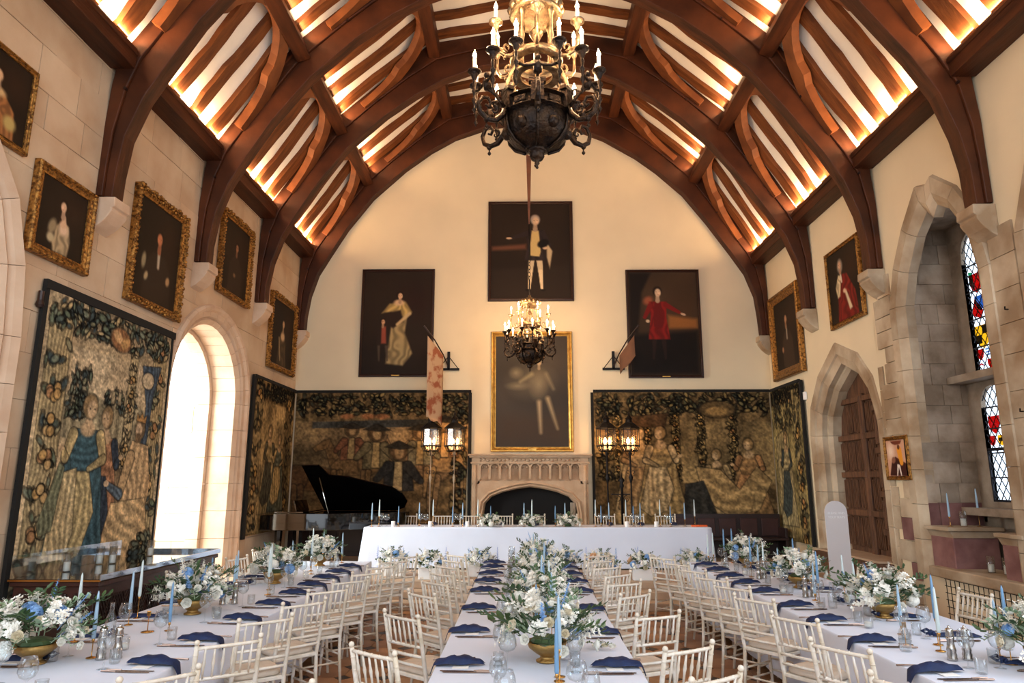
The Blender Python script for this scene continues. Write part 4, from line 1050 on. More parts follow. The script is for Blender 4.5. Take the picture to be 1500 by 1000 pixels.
p.poly([(.2, .82), (.38, .8), (.38, 1.08), (.2, 1.08)], H('2a1e16'), soft=.03); p.poly([(.27, .82), (.34, .8), (.35, 1.06), (.27, 1.06)], H('8f4430'), soft=.02); p.cap((.24, 1.1), (.25, 1.3), .03, .02, H('4a3c2e'), soft=.02); p.cap((.35, 1.1), (.37, 1.3), .03, .02, H('4a3c2e'), soft=.02); head(p, .29, .74, .075, H('c09068'), H('23150e'))
picture('portrait', 'full-length painting of a lady in gold with a small boy, end wall left', p, wb(-3.77, 4.30), 1.71, 2.56, .06, 'picture_wood', 0, .06, tilt=.04, plate=True)
p = portrait_bg(90, 135, 2.56/1.71, seed=30, col=H('3a2a1c'), warm=H('5a3a20'), wx=.8, wy=.4)
p.poly([(.55, .62), (1, .68), (1, .84), (.55, .84)], H('9a5f2c'), soft=.06, a=.8); p.poly([(0, 0), (.35, 0), (.2, .3), (.12, .9), (0, .9)], H('17100c'), soft=.05); p.poly([(0, .9), (1, .84), (1, 1.5), (0, 1.5)], H('16100c'), soft=.08)
p.ell(.28, .42, .1, .08, H('8a4a30'), -.6, .6); person_full(p, .42, .30, .14, H('6d1712'), H('241712'), H('5a1410'), pose='pointr', hair=H('1c120d'))
picture('portrait', 'full-length painting of a man in a long red coat, end wall right', p, wb(2.42, 4.26), 1.71, 2.56, .06, 'picture_wood', 0, .06, tilt=.04, plate=True)
p = portrait_bg(110, 160, 2.75/1.85, seed=33, col=H('352c22'), warm=H('4a4030'), wx=.5, wy=.1)
p.ell(.5, .62, .42, .3, H('8d8064'), 0, 1.3, a=.6); p.poly([(0, 1.05), (1, 1.0), (1, 1.5), (0, 1.5)], H('3c2c1c'), soft=.2)  # hazy pale ovals, here and next line, paint reflected glow into the canvas
p.cap((.6, .9), (.62, 1.3), .055, .04, H('a38a66'), soft=.05); p.cap((.72, .85), (.85, 1.25), .055, .035, H('9a8460'), soft=.05); p.ell(.6, .66, .16, .26, H('8a7a5c'), .1, 1.0, a=.8); p.cap((.5, .52), (.34, .62), .05, .04, H('94845f'), soft=.06); p.cap((.7, .52), (.8, .72), .05, .04, H('7d6e52'), soft=.06); p.ell(.28, .5, .12, .1, H('a89873'), 0, 1.2, a=.7); p.ell(.3, .68, .2, .07, H('a89873'), 0, 1.2, a=.6); head(p, .6, .36, .085, H('a38c6c'), H('4a4034'))
picture('portrait', 'tall painting in plain gold frame over the fireplace behind the far chandelier', p, wb(-.72, 2.60), 1.86, 2.75, .11, 'gilt_plain', 0, .07, plate=True, cm='canvas_varnish')
# ================================================= FIREPLACE
fp = thing('fireplace', 'carved stone fireplace with a frieze of small arches in the middle of the end wall', 'fireplace')
FX = .155; fF = lambda u, v, w: (FX+u, YB-w, v)
op = [(-1.02, .36), (-1.02, 1.25), (-.98, 1.48), (-.85, 1.62), (-.6, 1.72), (-.3, 1.79), (0, 1.83), (.3, 1.79), (.6, 1.72), (.85, 1.62), (.98, 1.48), (1.02, 1.25), (1.02, .36)]
b_ = MB(); wall_open(b_, fF, -1.27, 1.27, .36, 1.9, [grow(op, .1)], .0) if False else None
b_ = MB(); g0 = grow(op, .12)
b_.strip([(-1.27, .36), (g0[0][0], .36)], [(-1.27, 1.92), (g0[0][0], 1.92)], .02, .3, fF); b_.strip(g0, [(p[0], 1.96) for p in g0], .02, .3, fF); b_.strip([(g0[-1][0], .36), (1.27, .36)], [(g0[-1][0], 1.92), (1.27, 1.92)], .02, .3, fF)
b_.prism([(-1.27, 1.9), (1.27, 1.9), (1.27, 2.5), (-1.27, 2.5)], .02, .19, fF); b_.prism([(-1.27, 1.9), (-1.1, 1.9), (-1.1, 2.5), (-1.27, 2.5)], .02, .3, fF); b_.prism([(1.1, 1.9), (1.27, 1.9), (1.27, 2.5), (1.1, 2.5)], .02, .3, fF)
obj('surround', b_, 'fire_stone', fp)
mo = MB(); moulding(mo, op, [(0, .03), (0, .26), (.03, .31), (.06, .29), (.09, .33), (.13, .30)], fF); obj('arch_moulding', mo, 'fire_stone', fp)
obj('hearth_back', MB().prism([(p[0]*.99, p[1]) for p in op], .01, .06, fF), 'soot', fp)
obj('hearth_cheek', MB().box((FX+.93, YB-.18, .95), (.05, .24, 1.1), Matrix.Rotation(.2, 3, 'Z')), 'grey_stone', fp)
for k in range(10):
    c = -.99+k*.22; ar = [(c-.085, 2.0), (c-.085, 2.24)]+[(c+.085*math.cos(PI-PI*i/8), 2.24+.09*math.sin(PI*i/8)) for i in range(1, 8)]+[(c+.085, 2.24), (c+.085, 2.0)]
    m_ = MB(); m_.strip(ar, [(p[0]*1+(-.025 if p[0] < c-.01 else .025 if p[0] > c+.01 else 0), p[1]+(.03 if p[1] > 2.02 else 0)) for p in ar], .19, .30, fF)
    for sg in (-1, 1): m_.ball(Vector(fF(c+sg*.045, 2.26, .22)), .028, 6, 4)
    ao = obj('frieze_arch', m_, 'fire_stone', fp); m_ = None
fp.location = (0, -.02, 0)
mt = MB()
for (z0, z1, w, e) in ((2.33, 2.37, .32, 1.30), (2.37, 2.46, .27, 1.27), (2.46, 2.50, .34, 1.33), (2.50, 2.54, .38, 1.36)): mt.box((FX, YB-w/2, (z0+z1)/2), (e*2, w, z1-z0))
obj('mantel_cornice', mt, 'fire_stone', fp, bevel=.008)
cv = MB(); rg = random.Random(3)
for k in range(26): cv.ball(Vector(fF(-1.1+k*.088, 2.415+.012*math.sin(k*2), .275)), .03, 6, 4, (1.5, .6, .9))
obj('carved_vine', cv, 'fire_stone', fp, smooth=True)
for sg in (-1, 1):
    cl = MB().lathe([(.05, .36), (.05, .5), (.035, .55), (.035, 1.9), (.05, 1.95), (.05, 2.0), (.035, 2.02), (.035, 2.3)], 10, Matrix.Translation((FX+sg*1.2, YB-.3, 0)))
    obj('shaft', cl, 'fire_stone', fp, smooth=True)
# ================================================= CHANDELIERS
def scroll(mb, A, ang, pts, r0, r1, n=7):
    c, s = math.cos(ang), math.sin(ang)
    P = [Vector((A[0]+c*u, A[1]+s*u, A[2]+v)) for u, v in pts]; k = len(P)
    mb.tube(P, [r0+(r1-r0)*i/(k-1) for i in range(k)], n)
def arc(cx, cy, r, a0, a1, n=8, rr=None):
    rr = r if rr is None else rr
    return [(cx+(r+(rr-r)*i/n)*math.cos(a0+(a1-a0)*i/n), cy+(r+(rr-r)*i/n)*math.sin(a0+(a1-a0)*i/n)) for i in range(n+1)]
def chandelier(label, loc):
    t = thing('chandelier', label, 'chandelier')
    Z = 0.    # z=0 at the bottom finial
    obj('bowl', MB().lathe([(.02, .085), (.10, .10), (.19, .15), (.245, .22), (.265, .30), (.262, .36), (.25, .37)], 32), 'bronze', t, smooth=True)
    rb = MB()
    for k in range(6):
        a = k*PI/3+PI/6; rb.tube([(math.cos(a)*r, math.sin(a)*r, z) for r, z in ((.105, .095), (.2, .145), (.255, .215), (.275, .30), (.272, .36))], .012, 5)
    for k in range(6):
        a = k*PI/3; rb.ball(Vector((math.cos(a)*.235, math.sin(a)*.235, .24)), .05, 8, 6, (1, 1, 1))
    obj('bowl_ribs', rb, 'bronze', t, smooth=True)
    obj('finial', MB().lathe([(.0, -.06), (.012, -.05), (.008, -.03), (.022, -.01), (.012, .005), (.045, .02), (.06, .045), (.055, .07), (.07, .08), (.09, .1)], 14), 'bronze', t, smooth=True)
    rim = MB(); rim.lathe([(.25, .35), (.285, .37), (.27, .39), (.25, .46), (.285, .475), (.27, .49), (.22, .48)], 6*4, None, False)
    for k in range(6):
        a = k*PI/3+PI/6; q = Matrix.Rotation(a, 3, 'Z')
        rim.box(q @ Vector((.27, 0, .45)), (.05, .10, .16), q); rim.box(q @ Vector((.27, 0, .54)), (.055, .13, .03), q)
        rim.box(Matrix.Rotation(a+PI/6, 3, 'Z') @ Vector((.262, 0, .42)), (.02, .10, .05), Matrix.Rotation(a+PI/6, 3, 'Z'))
    obj('crown_rim', rim, 'bronze', t)
    for k in range(6):      # scrolled supports up to the ring
        a = k*PI/3+PI/6; sp = MB()
        scroll(sp, (0, 0, 0), a, arc(.235, .55, .035, -PI*1.6, 0, 9, .04)+[(.262, .62), (.225, .72), (.18, .80), (.16, .88)], .014, .02)
        sp.tube([(math.cos(a)*r, math.sin(a)*r, z) for r, z in ((.16, .88), (.155, .95), (.17, 1.0))], [.03, .018, .026], 8)
        obj('support_scroll', sp, 'brass_old', t, smooth=True)
    rg_ = MB(); rg_.lathe([(.15, .86), (.21, .86), (.22, .89), (.205, .92), (.15, .92), (.145, .89), (.15, .86)], 28, None, False); rg_.lathe([(.13, .74), (.19, .73), (.2, .75), (.18, .77), (.13, .77), (.13, .74)], 28, None, False)
    obj('gallery_ring', rg_, 'brass_old', t, smooth=True)
    for k in range(4):
        a = k*PI/2+PI/4; M = Matrix.Translation((math.cos(a)*.165, math.sin(a)*.165, 0))
        obj('lantern_column', MB().lathe([(.03, .92), (.02, .95), (.016, 1.0), (.024, 1.05), (.014, 1.1), (.014, 1.22), (.026, 1.25), (.03, 1.30)], 10, M), 'brass_old', t, smooth=True)
    obj('dome', MB().lathe([(.17, 1.28), (.21, 1.29), (.215, 1.32), (.19, 1.335), (.175, 1.38), (.13, 1.43), (.06, 1.46), (.03, 1.47), (.03, 1.5), (.012, 1.52)], 24), 'brass_old', t, smooth=True)
    cf = MB()
    cf.lathe([(.19, 1.31), (.215, 1.33), (.2, 1.35), (.19, 1.33)], 24, None, False)
    for k in range(16):
        a = k*PI/8; cf.ball(Vector((math.cos(a)*.2, math.sin(a)*.2, 1.355)), .04, 6, 4, (1, 1, 1.2))
    obj('crested_band', cf, 'brass_old', t, smooth=True)
    cn = MB().lathe([(.012, .5), (.02, .6), (.012, .62), (.012, .8), (.03, .86), (.012, .92), (.014, 1.05), (.04, 1.1), (.06, 1.14), (.03, 1.18), (.012, 1.2), (.012, 1.3)], 12); obj('centre_stem', cn, 'brass_old', t, smooth=True)
    def candle(par, x, y, z, hc=.13, m='bronze'):
        M = Matrix.Translation((x, y, z))
        obj('drip_cup', MB().lathe([(.0, -.09), (.012, -.085), (.008, -.07), (.02, -.05), (.03, -.02), (.045, 0), (.058, .008), (.055, .018), (.02, .015)], 12, M), m, par, smooth=True)
        obj('candle', MB().lathe([(.015, .015), (.015, hc), (.008, hc+.005)], 10, M), 'candle_tube', par, smooth=True)
        obj('bulb', MB().lathe([(.007, hc), (.017, hc+.022), (.016, hc+.035), (.007, hc+.058), (.001, hc+.078)], 10, M), 'bulb', par, smooth=True)
    for k in range(6):
        a = k*PI/3-PI/2; c, s = math.cos(a), math.sin(a)
        ar = MB()
        scroll(ar, (0, 0, 0), a, [(.27, .40), (.31, .32), (.37, .26), (.44, .25), (.50, .29), (.52, .36), (.49, .42), (.44, .43), (.415, .39), (.435, .355), (.46, .37)], .026, .010, 8)
        scroll(ar, (0, 0, 0), a, [(.30, .40), (.34, .44), (.38, .48), (.43, .50), (.46, .53), (.47, .57)], .014, .012)
        scroll(ar, (0, 0, 0), a, arc(.33, .50, .045, -PI*.5, PI*1.1, 8, .012), .012, .005)
        scroll(ar, (0, 0, 0), a, arc(.385, .345, .04, PI*.5, PI*2.2, 8, .012), .012, .005)
        ar.ball(Vector((c*.45, s*.45, .245)), .024, 6, 5); ar.tube([(c*.45, s*.45, .24), (c*.45, s*.45, .17)], [.008, .003], 6); ar.ball(Vector((c*.45, s*.45, .19)), .016, 6, 4)
        # little half figure and the cross bar it holds
        ar.ball(Vector((c*.45, s*.45, .62)), .025, 8, 6); ar.tube([(c*.44, s*.44, .50), (c*.45, s*.45, .56), (c*.45, s*.45, .6)], [.03, .036, .015], 8)
        px, py = -s, c
        ar.tube([(c*.47+px*d, s*.47+py*d, .56+z) for d, z in ((-.15, .0), (-.1, -.02), (-.04, -.015), (0, .0), (.04, -.015), (.1, -.02), (.15, .0))], .011, 6)
        for sg in (-1, 1):
            x, y = c*.48+px*.16*sg, s*.48+py*.16*sg
            ar.lathe([(.0, .36), (.006, .38), (.018, .40), (.006, .42), (.008, .45), (.022, .48), (.008, .51), (.012, .54), (.022, .56), (.01, .59), (.016, .63), (.01, .66)], 8, Matrix.Translation((x, y, 0)))
        ao = obj('lower_arm', ar, 'bronze', t, smooth=True)
        for sg in (-1, 1): candle(ao, c*.48+px*.16*sg, s*.48+py*.16*sg, .72+.0*k)
    for k in range(6):
        a = k*PI/3-PI/2; c, s = math.cos(a), math.sin(a)
        ar = MB()
        scroll(ar, (0, 0, 0), a, [(.20, .90), (.24, .86), (.29, .84), (.34, .86), (.37, .91), (.375, .97), (.375, 1.03)], .016, .012)
        scroll(ar, (0, 0, 0), a, arc(.27, .92, .04, -PI*.5, PI*1.2, 8, .012), .012, .006)
        ar.ball(Vector((c*.29, s*.29, .825)), .018, 6, 4)
        ao = obj('upper_arm', ar, 'brass_old', t, smooth=True)
        candle(ao, c*.375, s*.375, 1.10, .12, 'brass_old')
    hg = MB().tube([(0, 0, 1.5), (0, 0, 1.85)], .012, 8)
    for k in range(6): hg.tube([(0, .03*math.cos(a_ := 2*PI*q/8) if k % 2 == 0 else 0, 1.88+k*.075+.045*math.sin(2*PI*q/8)) if k % 2 == 0 else (.03*math.cos(2*PI*q/8), 0, 1.88+k*.075+.045*math.sin(2*PI*q/8)) for q in range(9)], .006, 5, False)
    hg.tube([(0, 0, 2.3), (0, 0, 3.04)], .012, 8)
    obj('hanging_rod', hg, 'black_iron', t, smooth=True)
    t.location = loc
    return t
c1 = chandelier('large ornate bronze candle chandelier hanging close above the tables, nearest the camera', (.12, 5.0, 4.42))
c2 = dup(c1, (.145, 13.4, 4.14), PI/7.5, 'smaller-looking lit chandelier hanging in front of the gold framed painting at the far end')
# the timber hangers that carry the chandeliers from the roof
tp = MB(); tp.lathe([(.012, 0), (.035, .35), (.075, 1.5), (.085, 3.0), (.09, 4.16)], 4, Matrix.Translation((.145, 13.4, 7.18)) @ Matrix.Rotation(PI/4, 4, 'Z'))
tag(obj('hanging_post', tp, 'oak_brace'), 'tapering reddish oak post hanging from the roof above the far chandelier', 'post')
tp = MB(); tp.lathe([(.012, 0), (.03, .4), (.06, 1.6), (.07, 3.89)], 4, Matrix.Translation((.12, 5.0, 7.45)) @ Matrix.Rotation(PI/4, 4, 'Z'))
tag(obj('hanging_post', tp, 'oak_brace'), 'oak post carrying the near chandelier from the roof timbers', 'post')
# lamp light of the chandeliers
def pl(loc, e, r=.06, col=(1, .60, .30)):
    l = bpy.data.lights.new('candle_light', 'POINT'); l.energy = e; l.shadow_soft_size = r; l.color = col
    o = bpy.data.objects.new('candle_light', l); COL.objects.link(o); o.location = loc
for (cx, cy, cz, e) in ((.12, 5.0, 4.42, 16), (.145, 13.4, 4.14, 22)):
    for k in range(6):
        a = k*PI/3-PI/2+(PI/7.5 if cy > 9 else 0)
        pl((cx+math.cos(a)*.5, cy+math.sin(a)*.5, cz+.93), e)
    for k in range(3):
        a = k*PI*2/3; pl((cx+math.cos(a)*.38, cy+math.sin(a)*.38, cz+1.32), e)
# ================================================= STANDARD LANTERNS
def lantern(label, x, y, z0, zt, plain=False):
    pr = .6 if plain else 1.
    t = thing('standard_lantern', label, 'lantern', (x, y, z0))
    h = zt-z0     # height of the glass centre
    st = MB().lathe([(.02*pr, .05), (.02*pr, .5), (.035*pr, .52), (.02*pr, .55), (.016*pr, h*.62), (.03*pr, h*.64), (.05*pr, h*.67), (.02*pr, h*.7), (.02*pr, h-.36), (.045, h-.32), (.025, h-.28), (.06, h-.22)], 10)
    obj('pole', st, 'wax_white' if False else ('dressed_stone' if plain else 'black_iron'), t, smooth=True)
    bs = MB().lathe([(.2, 0), (.2, .03), (.12, .06), (.05, .09), (.03, .16)], 16); obj('foot', bs, 'black_iron', t, smooth=True)
    sc = MB()
    for k in range(4):
        a = k*PI/2; scroll(sc, (0, 0, 0), a, arc(.05, h*.72, .045, -PI*.5, PI, 7, .015), .008, .004)
        scroll(sc, (0, 0, 0), a, [(.02, h-.34), (.06, h-.36), (.1, h-.3), (.09, h-.22)], .008, .006)
    obj('iron_scrolls', sc, 'black_iron', t)
    cg = MB()
    for zz, r in ((h-.2, .12), (h+.17, .16), (h-.12, .165)): cg.lathe([(r, zz-.01), (r+.012, zz), (r, zz+.01), (r-.01, zz)], 8, None, False)
    for k in range(8):
        a = k*PI/4; cg.tube([(math.cos(a)*r, math.sin(a)*r, z) for r, z in ((.12, h-.2), (.165, h-.12), (.16, h+.17))], .007, 5)
    obj('cage', cg, 'black_iron', t)
    obj('roof_cap', MB().lathe([(.18, h+.17), (.17, h+.19), (.1, h+.25), (.06, h+.27), (.05, h+.32), (.07, h+.33), (.03, h+.37), (.012, h+.4), (.02, h+.42), (.004, h+.46)], 8), 'black_iron', t)
    obj('glass', MB().lathe([(.11, h-.19), (.156, h-.11), (.152, h+.16)], 8, None, False), 'lamp_glass', t)
    for k in range(3):
        a = k*2.1; M = Matrix.Translation((math.cos(a)*.05, math.sin(a)*.05, h))
        cd = obj('candle', MB().lathe([(.016, -.18), (.016, -.08)], 8, M), 'candle_tube', t)
        obj('bulb', MB().lathe([(.01, -.08), (.024, -.05), (.02, -.02), (.001, .02)], 8, M), 'lantern_flame', cd, smooth=True)
    for c_ in KIDS[t.name]:
        if c_.name.split('.')[0] in ('cage', 'roof_cap', 'glass', 'candle'): c_.scale = (1.3, 1.3, 1.3); c_.location = (0, 0, -h*.3)
    pl((x, y-.0, zt-.02), 13, .1, (1, .56, .25)); return t
ZD = .36
lantern('glowing lantern on a pale pole, left of the two left of the fireplace', -2.0, 15.0, ZD, 2.86, True)
lantern('glowing lantern on a pale pole, right of the two left of the fireplace', -1.49, 15.0, ZD, 2.86, True)
lantern('glowing lantern on a black iron pole, nearest the fireplace on its right', 1.82, 15.0, ZD, 2.86)
lantern('glowing lantern on a black iron pole, farther from the fireplace on its right', 2.32, 15.0, ZD, 2.86)
t = thing('iron_stand', 'black scrolled iron stand with a pointed finial between the two right lanterns', 'stand', (2.13, 15.08, ZD))
obj('post', MB().lathe([(.03, 0), (.03, 1.45), (.05, 1.5), (.03, 1.55), (.07, 1.62), (.02, 1.68), (.01, 1.75), (.002, 1.82)], 10), 'black_iron', t, smooth=True)
sc = MB(); sc.box((-.03, 0, 1.32), (.40, .025, .025))
for sg in (-1, 1):
    for q in (.10,): scroll(sc, (0, 0, 0), 0, [(sg*u, v) for u, v in arc(q, 1.22, .08, PI*.5, PI*2.4, 9, .02)], .009, .005)
obj('scroll_bar', sc, 'black_iron', t); obj('foot', MB().box((-.03, 0, .03), (.2, .3, .05)), 'black_iron', t, bevel=.01)
# ================================================= BANNERS on wall brackets
def bracket_banner(label, side, x, cloth):
    t = thing('wall_bracket', 'black iron wall bracket with angled pole, '+label+' of the gold framed painting', 'bracket', (x, YB-.02, 4.47))
    s = side
    fm = MB(); fm.box((-s*0, -.03, .0), (.5, .05, .05)); fm.box((0, -.03, .2), (.06, .05, .42)); fm.tube([(-.22, -.04, .02), (0, -.05, .3)], .01, 6); fm.tube([(.22, -.04, .02), (0, -.05, .3)], .01, 6)
    obj('frame', fm, 'black_iron', t)
    pe = (s*.44, -1.0, .80)
    obj('pole', MB().tube([(0, -.04, .06), (s*.1, -.3, .3), (s*.25, -.62, .56), pe], [.016, .015, .014, .02], 8), 'dark_wood', t, smooth=True)
    return t
bracket_banner('left', -1, -1.70, None); bracket_banner('right', 1, 2.08, None)
def banner(label, pts_top, zb, m, wave, cat='banner'):
    n = len(pts_top)-1; rows = 22; vs = []; fs = []
    for j in range(rows+1):
        for i, (x, y, z) in enumerate(pts_top):
            b = zb[0]+(zb[1]-zb[0])*i/n+(.03*math.sin(i*1.9) if j == rows else 0)
            vs.append((x+wave*math.sin(i*1.3+j*.1)*(j/rows), y+wave*math.cos(i*1.1)*(j/rows), z+(b-z)*j/rows))
    for j in range(rows):
        for i in range(n): k = j*(n+1)+i; fs.append((k, k+1, k+n+2, k+n+1))
    o = obj('hanging_banner', MB().add(vs, fs), m, smooth=True, fix=False); md = o.modifiers.new('thick', 'SOLIDIFY'); md.thickness = .006
    tag(o, label, cat); return o
banner('worn pale heraldic banner hanging from a pole, left of the gold framed painting', [(-2.08+.30*i/6, 14.62+.42*i/6, 5.08-.36*i/6) for i in range(7)], (3.30, 3.17), 'banner_cloth', .012)
banner('small brown pennant hanging from a pole in front of the red coat painting', [(2.18+.28*i/4, 15.14-.42*i/4, 4.72+.38*i/4) for i in range(5)], (4.30, 4.62), 'banner_brown', .01)
# ================================================= GRAND PIANO
t = thing('grand_piano', 'black grand piano with raised lid in the far left corner', 'piano', (-4.0, 14.3, ZD))
body = [(-.85, .72), (-.85, -.72), (-.2, -.72), (.2, -.66), (.6, -.48), (1.0, -.2), (1.4, -.05), (1.58, .15), (1.62, .4), (1.5, .62), (1.3, .72)]
obj('case', MB().prism(body, .66, .98, fl), 'piano_black', t, bevel=.01)
obj('key_bed', MB().prism([(-1.12, -.66), (-.8, -.66), (-.8, .74), (-1.12, .74)], .66, .78, fl), 'piano_black', t, bevel=.02)
obj('key_cheek', MB().prism([(-1.12, -.69), (-.72, -.69), (-.72, -.64), (-1.12, -.64)], .66, .95, fl), 'piano_black', t, bevel=.02)
kb = obj('keyboard', MB().box((-1.0, .03, .79), (.15, 1.3, .02)), 'ivory', t)
bk = MB()
for k in range(36): bk.box((-.96, -.6+k*.036, .805), (.09, .012, .015))
obj('black_keys', bk, 'piano_black', kb)
th_ = math.radians(40)
def lidf(u, v, w):      # hinge along the straight back edge (v = .72)
    q = .74-v; return (u-q*.16, .72-q*math.cos(th_)-w*math.sin(th_), .99+q*math.sin(th_)-w*math.cos(th_))
obj('lid', MB().prism([(-.25, .72), (-.22, -.72), (.12, -.72), (.24, -.42), (.62, -.36), (1.0, -.2), (1.4, -.05), (1.58, .15), (1.62, .4), (1.5, .62), (1.3, .72)], 0, .025, lidf), 'piano_black', t)
obj('lid_flap', MB().box((-.55, .0, 1.0), (.56, 1.42, .02)), 'piano_black', t)
obj('lid_prop', MB().tube([(.2, -.6, .98), (-.1, -.35, 1.66)], .012, 6), 'piano_black', t)
obj('music_desk', MB().box((-.55, .05, 1.1), (.02, .8, .24), Matrix.Rotation(-.3, 3, 'Y')), 'piano_black', t)
for (x, y) in ((-.8, -.5), (-.8, .6), (1.2, -.1)):
    obj('leg', MB().lathe([(.03, 0), (.035, .05), (.05, .1), (.075, .5), (.08, .66)], 8, Matrix.Translation((x, y, 0))), 'piano_black', t)
obj('pedal_lyre', MB().box((-.55, 0, .35), (.05, .2, .64)), 'piano_black', t)
# small things: wall box, welcome board
tag(obj('thermostat', MB().box((XR-.03, 13.62, 3.62), (.05, .09, .16)), 'white_box', bevel=.008), 'small white box on the right wall beside the greenish tapestry strip', 'wall box')
tag(obj('smoke_sensor', MB().box((1.02, YB-.03, 10.1), (.12, .05, .1)), 'white_box', bevel=.008), 'tiny white box high on the cream end wall right of the near chandelier', 'wall box')
t = thing('welcome_board', 'tall pale arch-topped board with two lines of white lettering beside the oak door', 'sign', (4.79, 11.0-.15, 0))
BZ = 1.66
bp = [(-.17, 0), (.17, 0), (.17, BZ-.17)]+[(.17*math.cos(PI*i/12), BZ-.17+.17*math.sin(PI*i/12)) for i in range(1, 12)]+[(-.17, BZ-.17)]
obj('board', MB().prism(bp, -.01, .01, lambda u, v, w: (u, w, v)), 'sign_board', t)
obj('prop_leg', MB().tube([(0, .01, 1.2), (0, .35, 0)], .012, 6), 'sign_board', t)
def text(par, s, size, loc, rot, m, name='lettering', ext=.0015):
    c = bpy.data.curves.new(name, 'FONT'); c.body = s; c.size = size; c.align_x = 'CENTER'; c.extrude = ext
    o = bpy.data.objects.new(name, c); COL.objects.link(o); dg = bpy.context.evaluated_depsgraph_get(); me = bpy.data.meshes.new_from_object(o.evaluated_get(dg))
    bpy.data.objects.remove(o, do_unlink=True); me.materials.clear(); me.materials.append(MATS[m])
    r = objm(name, me, par, loc); r.rotation_euler = rot; return r
text(t, 'PLEASE FIND', .045, (0, -.012, BZ-.2), (PI/2, 0, 0), 'sign_text'); text(t, 'YOUR SEATS', .045, (0, -.012, BZ-.26), (PI/2, 0, 0), 'sign_text')
# ================================================= GLASS-TOPPED CASE along the left wall
t = thing('display_case', 'long dark wooden case with reflecting glass top and low glass screen under the large tapestry', 'cabinet', (0, 0, 0))
zc = 1.0; xa, xb, ya, yb = XL+.13, -4.2, 7.05, 9.75
obj('case_body', MB().box(((xa+xb)/2, (ya+yb)/2, .58), (xb-xa-.06, yb-ya-.06, .72)), 'case_wood', t)
obj('case_cornice', MB().box(((xa+xb)/2, (ya+yb)/2, .95), (xb-xa, yb-ya, .05)), 'case_wood', t, bevel=.01)
obj('glass_top', MB().box(((xa+xb)/2, (ya+yb)/2, .99), (xb-xa+.02, yb-ya+.02, .016)), 'piano_black', t, bevel=.004)
rim = MB(); rim.box((xb+.012, (ya+yb)/2, 1.015), (.012, yb-ya+.03, .055)); rim.box(((xa+xb)/2, yb+.015, 1.015), (xb-xa+.03, .012, .055))
obj('glass_rim', rim, 'case_glass_sheen', t)  # grey-blue mirror colour stands in for pale reflection on the glass edge
obj('gilt_edge', MB().box(((xa+xb)/2, ya-.012, .985), (xb-xa+.02, .01, .018)), 'brass', t)
obj('glass_screen', MB().box((xa+.0, (ya+8.95)/2, 1.11), (.008, 8.95-ya, .22)), 'glass', t)
for k in range(3): obj('end_panel', MB().box((xa+.18+k*.29, ya+.02, .58), (.22, .03, .56)), 'dark_wood', t, bevel=.012)
for k in range(9):
    lt = MB(); yy = ya+.2+k*.29
    for q in range(-2, 3):
        lt.box((xb-.015, yy+q*.045, .6), (.012, .012, .5), Matrix.Rotation(.5, 3, 'X')); lt.box((xb-.015, yy+q*.045, .6), (.012, .012, .5), Matrix.Rotation(-.5, 3, 'X'))
    obj('fretwork_panel', lt, 'dark_wood', t)
for (x, y) in ((xa+.05, ya+.06), (xb-.06, ya+.06), (xb-.06, yb-.06), (xa+.05, yb-.06)): obj('leg', MB().box((x, y, .12), (.08, .08, .24)), 'case_wood', t, bevel=.01)
